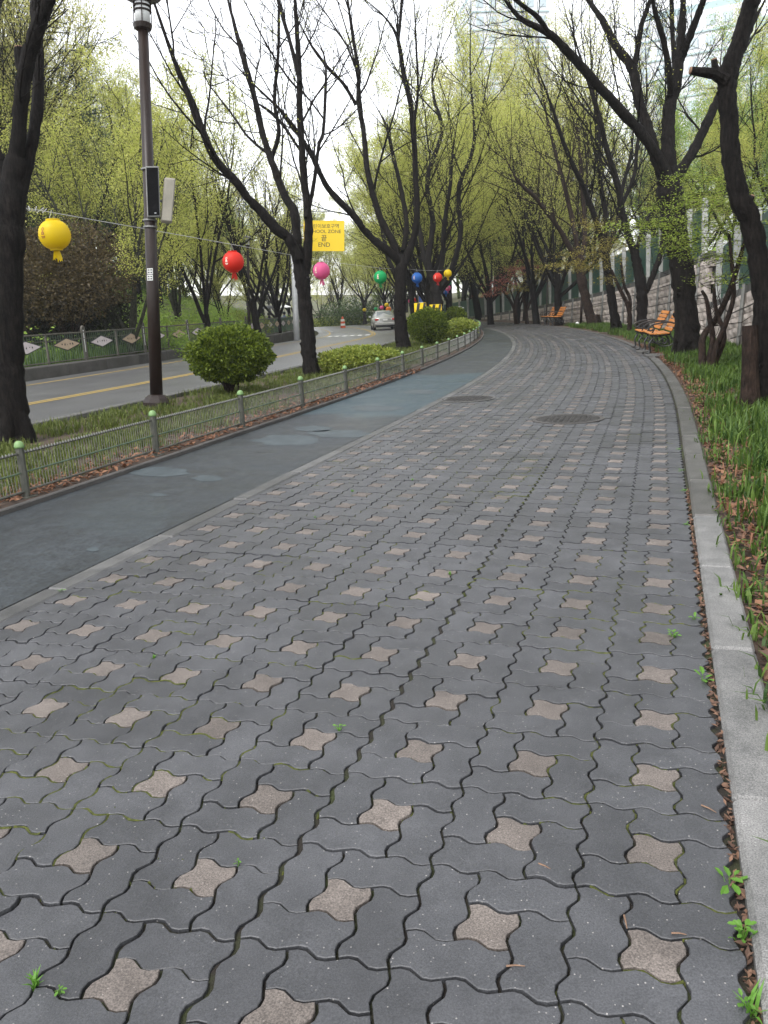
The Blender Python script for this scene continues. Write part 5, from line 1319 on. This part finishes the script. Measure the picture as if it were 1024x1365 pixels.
# wood above the wall
n = 0
for k in range(42):
    y = random.uniform(14, 82); e = random.uniform(3.5, 24); x = float(WALLX(y))+e
    kd = random.choice(['fresh1', 'mid1', 'bare1', 'bare2', 'pine1', 'conifer', 'fresh3', 'mid1', 'fresh2'])
    if kd in ('pine1', 'conifer') and y < 16: kd = 'bare2'
    if not in_view(x, y): continue
    put('wood_tree', KIND[kd], on_ground(x, y), wood_label(x, y, kd, ZR, RR_, e), 'trees above the retaining wall', rz=random.random()*6, sc=random.uniform(.85, 1.25)); n += 1
# wood across the road: the nearest can be told apart
for (px_, py_, dep, kd, sc_, lab) in ((172, 436, 27, 'thin2', .95, 'green-barked forked tree behind the far fence, left of the lamp post'), (279, 428, 33, 'thin1', 1.0, 'dark forked tree behind the far fence above the red lantern'), (297, 424, 38, 'thin1', .55, 'small low-forked tree on the green bank'),
                                 (346, 424, 38, 'bare1', .9, 'dark slender tree right of the red lantern'), (371, 424, 45, 'bare2', .85, 'bare tree beside the two umbrellas'), (232, 420, 40, 'thin2', 1.1, 'pale-barked tree on the bank right of the lamp post'), (120, 425, 36, 'fresh2', 1.0, 'leafy tree rising behind the brown shrub')):
    p = at(px_, py_, dep); put('bank_tree', KIND[kd], on_ground(p[0], p[1]), lab, 'trees on the bank across the road', rz=random.random()*6, sc=sc_)
for k in range(56):
    y = random.uniform(10, 80); d = random.uniform(7, 34); x = float(ROADC(y))-5-d
    kd = random.choice(['fresh1', 'fresh2', 'bare1', 'bare2', 'thin1', 'thin2', 'pine1', 'pine2', 'fresh3', 'mid1'])
    if not in_view(x, y): continue
    put('bank_tree', KIND[kd], on_ground(x, y), wood_label(x, y, kd, ZL, RL_, d), 'wood across the road', rz=random.random()*6, sc=random.uniform(.9, 1.2)*(1.4 if d > 13 else 1.05))
for (px_, dep, sc_, lab) in ((30, 36, 1.0, 'dark pine left behind the brown shrub'), (130, 41, .95, 'blue-green pine behind the leafy tree above the brown shrub')):
    p = at(px_, 425, dep); put('pine_tree', KIND['pine1' if px_ < 60 else 'pine2'], on_ground(p[0], p[1]), lab, 'pines across the road', rz=1.3, sc=sc_)

for k in range(46):
    y = random.uniform(62, 135); x = random.uniform(-115, -12)
    if abs(x-float(ROADC(min(y, 105)))) < 8 or not in_view(x, y, 60): continue
    kd = random.choice(['fresh1', 'fresh2', 'mid1', 'fresh3', 'bare1', 'thin1'])
    put('far_tree', KIND[kd], (x, y, min(6, max(-1.5, float(GZ(x, min(y, 110)))))), wood_label(x, y, kd, ZF, [(90, 'hazy in the distance'), (115, 'far in the haze'), (999, 'farthest in the haze')], y), 'hazy trees at the end of the road', rz=random.random()*6, sc=random.uniform(.9, 1.3))
for k, (px_, dep, sc_, kd) in enumerate(((600, 60, 1.3, 'fresh1'), (640, 66, 1.6, 'fresh2'), (672, 62, 1.6, 'fresh1'), (700, 70, 1.85, 'fresh2'), (560, 64, 1.25, 'fresh1'), (735, 66, 1.75, 'fresh3'), (668, 80, 2.1, 'fresh3'), (615, 85, 1.7, 'fresh2'))):
    p = at(px_, 425, dep); put('far_tree', KIND[kd], (p[0], p[1], -.3), wood_label(p[0], p[1], kd, ZR, [(61, 'past the end of the hedge'), (65, 'a little beyond the hedge'), (68, 'well beyond the hedge'), (75, 'far beyond the hedge'), (999, 'farthest beyond the hedge')], dep), 'bright trees beyond the bend', rz=k*1.7, sc=sc_)
# --- maples
p = at(975, 455, 15.5); 
def stems_px(base_px, lines, label, leafpts, leafm, seed, lsize, per, bark='bark_brown', spread=.14, z=0.0):
    """shrub or small tree traced stem by stem, tiers of leaves round given pixels"""
    B = ground(*base_px, z); T = Tree(seed)
    for pts, off in lines:
        Q = []
        for k, (px_, py_, rp) in enumerate(pts):
            q, t = upright(px_, py_, B, off*k/(len(pts)-1)); Q.append(np.append(q-B, rp*t/FPX))
        Q = smooth_line(np.array(Q), 4); T.tube(Q[:, :3], Q[:, 3], 7, 'trunk')
        T.ramify(Q[:, :3], Q[:, 3], 0, [dict(n=5, t0=.3, ang=(.4, 1.0), len=.35, rmin=.005, seg=4, wig=.16, trop=.02, sides=4, max=.9), dict(n=4, t0=.2, ang=(.4, 1.0), len=.5, rmin=.003, seg=3, wig=.16, trop=.02, sides=3, max=.5)])
    root = empty('maple_tree', B, label, 'tree', 'small trees along the wall')
    link('trunk', T.wood('trunk', bark), root); link('branches', T.wood('branches', bark), root)
    P = []; tw = MB()
    for (px_, py_, wpx, hpx, n, off) in leafpts:
        for _ in range(n):
            a = T.r.uniform(-1, 1, 2)
            q, t = upright(px_+a[0]*wpx, py_+a[1]*hpx+T.r.normal(0, 1.5), B, off+T.r.uniform(-.7, .7)); q = q-B
            tw.tube([q+np.array([-.16, .05, -.04]), q, q+np.array([.2, T.r.normal(0, .1), -.03])], [.004, .003, .002], 3, False)
            P += [q+T.r.normal(0, 1, 3)*np.array([spread*1.5, spread*1.3, .03]) for _ in range(9)]
    link('twigs', tw.mesh('twigs', MAT[bark]), root); link('crown', leaf_mesh(P, lsize, per, .03, leafm, T.r, flat=.75, aspect=.8), root)
stems_px((938, 497), [([(938, 500, 6), (936, 470, 5), (938, 448, 4.5), (955, 425, 4.2), (972, 390, 3.8), (985, 350, 3.2), (993, 320, 2.2)], .5), ([(942, 492, 4.5), (950, 455, 4), (946, 425, 3.4), (942, 400, 2.6), (936, 388, 2)], .4), ([(948, 494, 4.5), (956, 460, 4), (968, 430, 3.4), (978, 395, 3), (976, 360, 2.4), (972, 310, 1.8)], -.3), ([(950, 490, 3.5), (966, 450, 3), (955, 415, 2.6), (952, 385, 2)], .2)],
         'reddish many-stemmed maple with tiers of yellow-green leaves by the wall', [(955, 345, 36, 8, 26, .3), (930, 300, 55, 10, 40, .5), (905, 275, 50, 9, 30, .2), (960, 262, 50, 9, 34, .4), (985, 300, 34, 9, 24, .2), (880, 322, 34, 7, 20, -.2), (970, 372, 28, 7, 16, .1), (1000, 240, 40, 9, 26, .4), (935, 240, 45, 8, 26, .6), (915, 335, 22, 6, 14, 0), (860, 300, 40, 6, 22, -.4), (985, 275, 36, 7, 22, 0), (940, 320, 44, 6, 26, 0)], 'leaf_maple', 201, .034, 3)
stems_px((838, 446), [([(838, 448, 3.6), (840, 425, 3), (836, 405, 2.8), (826, 385, 2.4), (815, 360, 2)], 0), ([(838, 430, 2.6), (840, 400, 2.3), (832, 380, 2), (828, 350, 1.6)], .5)],
         'bronze-leaved maple spreading over the path edge left of benches', [(800, 352, 44, 8, 34, 0), (778, 335, 34, 6, 26, -.4), (812, 325, 32, 9, 30, .3), (800, 300, 30, 9, 26, .5), (770, 355, 22, 5, 14, -.3), (825, 372, 20, 5, 12, 0), (745, 352, 18, 5, 12, -.3)], 'leaf_bronze', 202, .05, 3)
stems_px((689, 432), [([(689, 434, 3.2), (687, 415, 2.8), (690, 395, 2.4), (700, 375, 1.8)], 0), ([(689, 420, 2.2), (680, 400, 1.9), (668, 385, 1.4)], .4)],
         'red-leaved maple leaning out at the bend of the path', [(665, 385, 14, 5, 12, -.3), (678, 374, 16, 6, 16, 0), (692, 362, 16, 7, 18, 0), (703, 352, 12, 6, 12, .2), (652, 392, 6, 3, 4, -.3)], 'leaf_red', 203, .085, 3, spread=.2)
stems_px((703, 432), [([(703, 433, 2.6), (701, 412, 2.2), (697, 395, 1.8)], 0), ([(702, 415, 1.8), (710, 395, 1.5), (716, 380, 1.2)], .4)],
         'yellow-green maple below the red one at the bend', [(690, 384, 18, 4, 12, 0), (707, 372, 14, 6, 12, .3), (716, 358, 10, 6, 9, .5), (738, 376, 12, 4, 10, 0)], 'leaf_bronze', 204, .085, 3, spread=.2)

# ------------------------------------------------------------------ clipped bushes and hedges
def bush(loc, rx, ry, h, leafm, label, seed, n, lsize, stem=.25, cat='bush', shell=.5, grp='clipped bushes on the planting strip', flat_top=0.0):
    r = np.random.default_rng(seed); root = empty('bush', loc, label, cat, grp)
    T = Tree(seed)
    for k in range(26):
        a = r.random()*6.28; q = r.random()**.5; tip = np.array([math.cos(a)*rx*q*.85, math.sin(a)*ry*q*.85, stem+(h-stem)*r.uniform(.3, .9)])
        b = np.array([r.normal(0, .05), r.normal(0, .05), -.04]); mid = (b+tip)/2*np.array([.75, .75, .8])+r.normal(0, .03, 3)
        T.tube(np.array([b, mid, tip]), np.array([.016, .011, .004]), 4, 'branches')
        if r.random() < .8:
            t2 = mid+(tip-mid)*.4+np.array([r.normal(0, .12), r.normal(0, .12), -.03]); T.tube(np.array([mid, t2]), np.array([.006, .003]), 3, 'branches')
    link('branches', T.wood('branches', 'bark_brown'), root)
    d = r.normal(0, 1, (n, 3)); d /= np.linalg.norm(d, axis=1)[:, None]
    rad = 1-shell*r.random(n)**1.8
    lump = np.array([1+.16*mnoise.noise(Vector(v*2.6)+Vector((seed, 0, 0)))+.14*mnoise.noise(Vector(v*6)+Vector((seed, 3, 0))) for v in d])
    hz = (h-stem)/2; P = d*(rad*lump)[:, None]*np.array([rx, ry, hz])+np.array([0, 0, stem+hz])
    if flat_top: P[:, 2] = np.where(P[:, 2] > stem+hz, stem+hz+(P[:, 2]-stem-hz)*flat_top, P[:, 2])
    P = P[P[:, 2] > .02]
    # leaves point outwards
    m = len(P); dd = d[:m]*.9+r.normal(0, .55, (m, 3)); dd[:, 2] += .25; dd /= np.linalg.norm(dd, axis=1)[:, None]; sd = np.cross(dd, r.normal(0, 1, (m, 3))); sd /= np.linalg.norm(sd, axis=1)[:, None]
    L = (lsize*r.uniform(.7, 1.3, m))[:, None]; w = L*.28
    V = np.stack([P-sd*w*.3, P+dd*L*.55+sd*w, P+dd*L, P+dd*L*.55-sd*w], 1).reshape(-1, 3); k = np.arange(m)[:, None]*4
    link('crown', np_mesh('crown', V, np.concatenate([k+np.array([[0, 1, 2]]), k+np.array([[0, 2, 3]])]), MAT[leafm]), root)
    return root
def bush_px(base_px, wpx, toppy, ryf, *a, z=.05, **k):
    B = ground(*base_px, z); dep = (RW @ (B-CAM))[2]; h = upright(base_px[0], toppy, B)[0][2]-B[2]; rx = wpx*dep/FPX/2
    return bush(B, rx, rx*ryf, h, *a, **k)
bush_px((311, 527), 106, 435, .97, 'leaf_ball', 'large dark green ball-clipped bush beside the lamp post', 301, 32000, .05, stem=.22, shell=.42)
bush_px((571, 460), 54, 411.5, 1.0, 'leaf_ball', 'dark round bush right of the forked trunk', 302, 14000, .06, stem=.10)
bush_px((608, 441), 28, 409.5, 1.0, 'leaf_ball', 'small dark round bush farthest along the strip', 303, 6000, .08, stem=.1)
bush_px((480, 497), 112, 454, .62, 'leaf_hedge', 'low spreading light green hedge between two trunks', 304, 22000, .055, stem=-.1, flat_top=.7)
bush_px((612, 452), 46, 422, 1.6, 'leaf_hedge', 'light green mounded hedge behind the bend of the fence', 305, 12000, .07, stem=-.1, flat_top=.8)
bush_px((615, 446), 44, 424, 2.2, 'leaf_hedge', 'far end of the light green hedge by the fence', 306, 9000, .08, stem=-.1, flat_top=.8)
# brown evergreen mass, near-black leaves painting the shade under it, dark shrubs on the bank
def shrub_at(px_, py_, dep, rx, ry, h, leafm, label, seed, n, ls, stem):
    p = at(px_, py_, dep); z = float(GZ(p[0], p[1])); bush((p[0], p[1], z-.05), rx, ry, h, leafm, label, seed, n, ls, stem=stem, cat='shrub', shell=.8, grp='shrubs on the bank')
shrub_at(95, 440, 26.5, 2.3, 1.9, 4.1, 'leaf_brown', 'big brownish overhanging shrub behind the yellow lantern', 311, 24000, .085, 1.2)
shrub_at(10, 440, 27, 2.2, 2.0, 4.0, 'leaf_brown', 'brownish shrub behind the leftmost trunk', 312, 15000, .085, .7)
shrub_at(72, 442, 28.6, 3.2, 1.4, 2.6, 'leaf_shadow', 'near-black leaf mass standing in for the shade below the brown shrub', 313, 30000, .10, -.3)
for k, (px_, dep, rx, h) in enumerate(((205, 30, 1.3, 1.25), (240, 33, 1.5, 1.3), (275, 37, 1.8, 1.4), (315, 42, 1.8, 1.3), (190, 33, 1.2, 1.6))):
    shrub_at(px_, 430, dep, rx, 1.2, h, 'leaf_hedge' if k % 2 else 'leaf_mid', 'low green shrub '+['just right of the lamp post', 'on the bank between the lamp post and red lantern', 'on the bank below the red lantern', 'on the bank right of the red lantern', 'directly behind the lamp post'][k], 320+k, 7000, .08, -.3)
shrub_at(470, 432, 96, 4.5, 2.5, 3.2, 'leaf_dark', 'dark rounded shrub mass at the far end of the road', 330, 6000, .2, -.3)
shrub_at(440, 434, 100, 6, 2.5, 1.4, 'leaf_hedge', 'low hedge across the far end of the road', 331, 6000, .2, -.3)

# ------------------------------------------------------------------ grass, ground plants, fallen leaves
def blades(P, h, w, m, name, seed, lean=.5, bend=.5, kind='stuff', label=None, cat=None):
    r = np.random.default_rng(seed); n = len(P); a = r.random(n)*2*np.pi
    d = np.stack([np.cos(a), np.sin(a), np.zeros(n)], 1); sd = np.stack([-np.sin(a), np.cos(a), np.zeros(n)], 1)
    H = (h[0]+(h[1]-h[0])*r.random(n))[:, None]; ln = (lean*r.random(n))[:, None]; W = (w*r.uniform(.7, 1.3, n))[:, None]
    z = np.array([0, 0, 1.0]); m1 = P+z*H*.55+d*H*ln*.35; tip = P+z*H*(1-bend*ln*.7)+d*H*ln*1.1
    V = np.stack([P-sd*W*.4, P+sd*W*.4, m1+sd*W*.5, m1-sd*W*.5, tip], 1).reshape(-1, 3); k = np.arange(n)[:, None]*5
    o = link(name, np_mesh(name, V, [k+np.array([[0, 1, 2, 3]]), k+np.array([[3, 2, 4]])], MAT[m])); return tag(o, label, cat, None, kind)
def clumps(n, per, fx, fz, seed, spread=.05, keep=None):
    r = np.random.default_rng(seed); C_ = []
    while len(C_) < n:
        x, y = fx(r)
        if keep is None or keep(x, y, r): C_.append((x, y))
    C_ = np.repeat(np.array(C_), per, 0)+r.normal(0, spread, (n*per, 2))
    return np.c_[C_, fz(C_[:, 0], C_[:, 1])]
def nz(x, y, s, o=0): return mnoise.noise((x*s+o, y*s, o*1.7))
def ydist(r, a, b, p=1.7): return a+(b-a)*r.random()**p
def f_left(r):
    y = ydist(r, 1.5, 38); return float(FEN(y))-.12-2.75*r.random(), y
blades(clumps(4200, 12, f_left, lambda x, y: np.full(len(x), .04), 1, .06, lambda x, y, r: nz(x, y, 1.2) > -.3 and r.random() < (.45 if x > FEN(y)-.5 else 1)), (.06, .16), .010, 'grass_left', 'grass', 2, .8, .6, label='short tufted green grass on the planting strip', cat='grass')
def f_right(r):
    y = ydist(r, .2, 40, 1.5); return float(K(y))+.30+1.7*r.random()**.8, y
def kr(x, y, r):
    d = x-float(K(y)); return nz(x, y, 1.1, 3)+(d-.52)*.8 > -.10
blades(clumps(4600, 13, f_right, lambda x, y: np.full(len(x), .0), 3, .05, kr), (.09, .24), .014, 'grass_right', 'leafy_ground_cover', 4, .75, .6, label='bright green strappy leaves along the right verge', cat='grass')
blades(clumps(500, 9, lambda r: (float(K(1))+.18+r.random()**1.5*1.4, ydist(r, .3, 12)), lambda x, y: np.full(len(x), .0), 5, .04), (.05, .12), .010, 'grass_right', 'verge_grass', 6, 1.0, .6, label='sparse short grass beside the granite kerb', cat='grass')
blades(clumps(900, 6, f_right, lambda x, y: np.full(len(x), .0), 15, .07), (.05, .16), .010, 'litter', 'dead_grass', 16, 1.6, .8, label='dry brown blades among the green verge leaves', cat='grass')
# behind the far fence: tall strappy leaves, then ground cover on the bank
def f_far(r):
    y = ydist(r, 11, 75, 1.3); return float(ROADC(y))-5.2-1.6*r.random(), y
blades(clumps(2600, 8, f_far, lambda x, y: np.maximum(GZ(x, y), .15), 7, .08), (.25, .60), .022, 'grass_right', 'fence_side_leaves', 8, .5, .5, label='tall green leaves growing behind the diamond plate fence', cat='grass')
rg = np.random.default_rng(9); Pb = []
for _ in range(24000):
    y = ydist(rg, 12, 75, 1.3); d = .8+13*rg.random(); x = float(ROADC(y))-5.2-d
    v = nz(x, y, .35, 5)
    if v < -.25: continue
    Pb.append((x, y, float(GZ(x, y))+.05+(.22+1.1*max(0, v+.05))*rg.random()**1.5))
tag(link('bank_plants', leaf_mesh(Pb, .13, 2, .10, 'leaf_mid', rg, flat=.5, name='bank_plants')), 'low green plants covering the bank across the road', 'plants', None, 'stuff')
Pb = []
for _ in range(9000):
    y = ydist(rg, 12, 70, 1.2); e = .6+9*rg.random(); x = float(WALLX(y))+e; Pb.append((x, y, float(GZ(x, y))+.1+1.1*rg.random()**2))
tag(link('wall_top_plants', leaf_mesh(Pb, .14, 2, .16, 'leaf_mid', rg, flat=.4, name='wall_top_plants')), 'green undergrowth above the retaining wall', 'plants', None, 'stuff')
# understorey of the woods: leafy brush that closes the view between trunks
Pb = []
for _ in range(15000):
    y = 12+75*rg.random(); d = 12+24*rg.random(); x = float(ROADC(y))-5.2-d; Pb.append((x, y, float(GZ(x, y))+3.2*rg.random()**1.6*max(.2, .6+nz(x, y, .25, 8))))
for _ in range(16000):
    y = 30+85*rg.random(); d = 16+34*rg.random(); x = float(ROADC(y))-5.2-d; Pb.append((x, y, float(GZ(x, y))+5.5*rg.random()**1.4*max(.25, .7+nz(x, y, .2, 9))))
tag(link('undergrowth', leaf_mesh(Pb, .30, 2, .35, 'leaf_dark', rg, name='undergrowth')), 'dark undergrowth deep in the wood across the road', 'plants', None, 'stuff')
def litter(n, fx, fz, m, name, seed, size, label):
    r = np.random.default_rng(seed); P = np.array([fx(r) for _ in range(n)]); P = np.c_[P, fz(P[:, 0], P[:, 1])+r.uniform(.004, .03, n)]
    a = r.random(n)*6.28; tl = r.normal(0, .35, (n, 2)); s = (size*r.uniform(.5, 1.3, n))[:, None]
    d = np.stack([np.cos(a), np.sin(a), tl[:, 0]], 1); sd = np.stack([-np.sin(a), np.cos(a), tl[:, 1]], 1); up = np.array([0, 0, 1.0]); cu = r.uniform(.05, .35, n)[:, None]
    V = np.stack([P-d*s, P+sd*s*.42+up*s*cu, P+d*s+up*s*.15, P-sd*s*.42+up*s*cu, P], 1).reshape(-1, 3); k = np.arange(n)[:, None]*5
    F = np.concatenate([k+np.array([[0, 4, 1]]), k+np.array([[4, 2, 1]]), k+np.array([[0, 3, 4]]), k+np.array([[4, 3, 2]])])
    tag(link(name, np_mesh(name, V, F, MAT[m])), label, 'leaves', None, 'stuff')
litter(2600, lambda r: (float(FEN(1))+.10-abs(r.normal(0, .35)), ydist(r, 1.5, 15)), lambda x, y: np.full(len(x), .04), 'litter', 'fallen_leaves', 31, .035, 'brown fallen leaves under the low mesh fence')
def lr(r):
    y = ydist(r, .2, 22, 1.6); return float(K(y))+.18+abs(r.normal(0, .33)), y
litter(2600, lr, lambda x, y: np.full(len(x), .0), 'litter', 'fallen_leaves', 32, .032, 'reddish brown fallen leaves between kerb and green verge')
litter(3800, lr, lambda x, y: np.full(len(x), -.004), 'litter_dark', 'fallen_leaves', 33, .030, 'dark rotting leaf litter beside the granite kerb')
litter(700, lambda r: (.168+.022*r.random(), -.6+5*r.random()), lambda x, y: np.full(len(x), -.02), 'litter_dark', 'joint_litter', 34, .012, 'needles and leaf scraps in the joint along the kerb')
# weeds in the joints
def weed(px_, py_, n, size, label, upr=.5, z=-.008):
    p = ground(px_, py_); root = empty('weed', (p[0], p[1], z), label, 'weed', 'weeds growing in the paving joints', random.random()*6)
    m = MB(); L = size
    m.add([(0, 0, 0), (L*.35, L*.26, L*.08), (L*.8, L*.22, L*.10), (L, 0, L*.02), (L*.8, -L*.22, L*.10), (L*.35, -L*.26, L*.08), (L*.5, 0, L*.02)], [(0, 6, 1), (6, 2, 1), (6, 3, 2), (0, 5, 6), (5, 4, 6), (4, 3, 6)])
    me = m.mesh('leaf', MAT['weed'])
    for k in range(n):
        a = k*2.4+random.uniform(-.3, .3); r_ = size*.25*math.sqrt(k)*random.uniform(.6, 1.2); h = size*upr*random.uniform(.2, 1.0)
        o = link('leaf', me, root); o.location = (math.cos(a)*r_, math.sin(a)*r_, .012+h); o.rotation_euler = (random.gauss(0, .25), random.gauss(-.1, .3), a); f = random.uniform(.55, 1.1); o.scale = (f, f, f)
        MB().tube([(0, 0, 0), (math.cos(a)*r_*.6, math.sin(a)*r_*.6, h*.7), (math.cos(a)*r_, math.sin(a)*r_, .012+h)], .0009, 4).build('stem', MAT['weed'], root)
def blade_weed(px_, py_, n, h, label, m='weed'):
    p = ground(px_, py_); root = empty('weed', (p[0], p[1], -.008), label, 'weed', 'weeds growing in the paving joints')
    mb = MB().add([(0, -.003, 0), (0, .003, 0), (h*.15, .0035, h*.6), (h*.15, -.0035, h*.6), (h*.55, 0, h)], [(0, 1, 2, 3), (3, 2, 4)]).mesh('blade', MAT[m])
    for k in range(n):
        o = link('blade', mb, root); o.location = (random.gauss(0, h*.12), random.gauss(0, h*.12), 0); f = random.uniform(.6, 1.1); o.scale = (f, f, f); o.rotation_euler = (0, random.gauss(0, .25), random.random()*6.28)
weed(973, 1180, 7, .032, 'broad-leaved weed against the kerb, second from the bottom')
weed(990, 1252, 18, .019, 'clover-like weed against the kerb near the bottom', 1.6)
weed(938, 909, 5, .036, 'two-leaved bright weed against the kerb below the sprig')
weed(898, 849, 12, .018, 'small feathery sprig beside the rightmost column of stars', 1.0)
weed(452, 972, 10, .014, 'tiny weed across a pale star block left of centre')
weed(318, 1151, 4, .012, 'tiny weed touching a star block at lower left')
weed(80, 1323, 6, .012, 'tiny rosette weed in a joint at the lower left corner')
blade_weed(47, 1312, 16, .035, 'little grass tuft in a joint at the lower left corner')
blade_weed(1000, 1350, 10, .06, 'grass tuft against the kerb at the lower right corner')
weed(992, 1342, 6, .02, 'pale weed against the kerb at the lower right corner')
weed(82, 789, 6, .02, 'small weed on the edging stones at left')
blade_weed(205, 876, 12, .02, 'mossy tuft in a joint right of the far left stars')
for k, (px_, py_) in enumerate(((905, 600), (912, 655), (915, 700), (908, 628), (925, 826))):
    weed(px_, py_, 6, .02, ['first', 'second', 'fourth', 'third', 'lowest'][k]+' small weed from the far end along the kerb joint')
for k, (x, y, w_) in enumerate(((600, 765, .03), (470, 655, .03), (420, 690, .03), (640, 600, .04), (550, 640, .03))):
    blade_weed(x, y, 14, .022, 'small green tuft in the middle paving, '+['above the long dark joint', 'near the pale edging', 'farther left near the edging', 'below the round manhole', 'left of centre far back'][k])
# twigs and needles lying on the blocks
for k, (x0, y0, x1, y1) in enumerate(((895, 1246, 915, 1248), (832, 1222, 836, 1240), (675, 1290, 700, 1290), (718, 1153, 735, 1161), (935, 1075, 955, 1085))):
    a, b = ground(x0, y0), ground(x1, y1); a[2] = b[2] = .004
    tag(MB().tube([np.zeros(3), (b-a)*.5+[0, 0, .002], b-a], [.0022, .0018, .001], 5).build('twig', MAT['bark_cut']), 'dry twig scrap on the paving '+['above the last right star', 'left of the last right star', 'below the centre bottom star', 'on a grey block right of centre', 'in the right block column'][k], 'twig', 'twig scraps on the paving').location = a

# ------------------------------------------------------------------ damp air
if HAZE_DENSITY > 0:
    m = bpy.data.materials.new('haze'); m.use_nodes = True; N = m.node_tree.nodes; N.remove(N['Principled BSDF'])
    v = N.new('ShaderNodeVolumePrincipled'); v.inputs['Color'].default_value = (.92, .95, 1.0, 1); v.inputs['Density'].default_value = HAZE_DENSITY; v.inputs['Anisotropy'].default_value = .2
    m.node_tree.links.new(v.outputs[0], N['Material Output'].inputs['Volume'])
    hz = MB().box((-10, 100, 27), (420, 330, 72)).build('haze', m); tag(hz, 'thin pale mist over the whole street', 'mist', None, 'stuff')
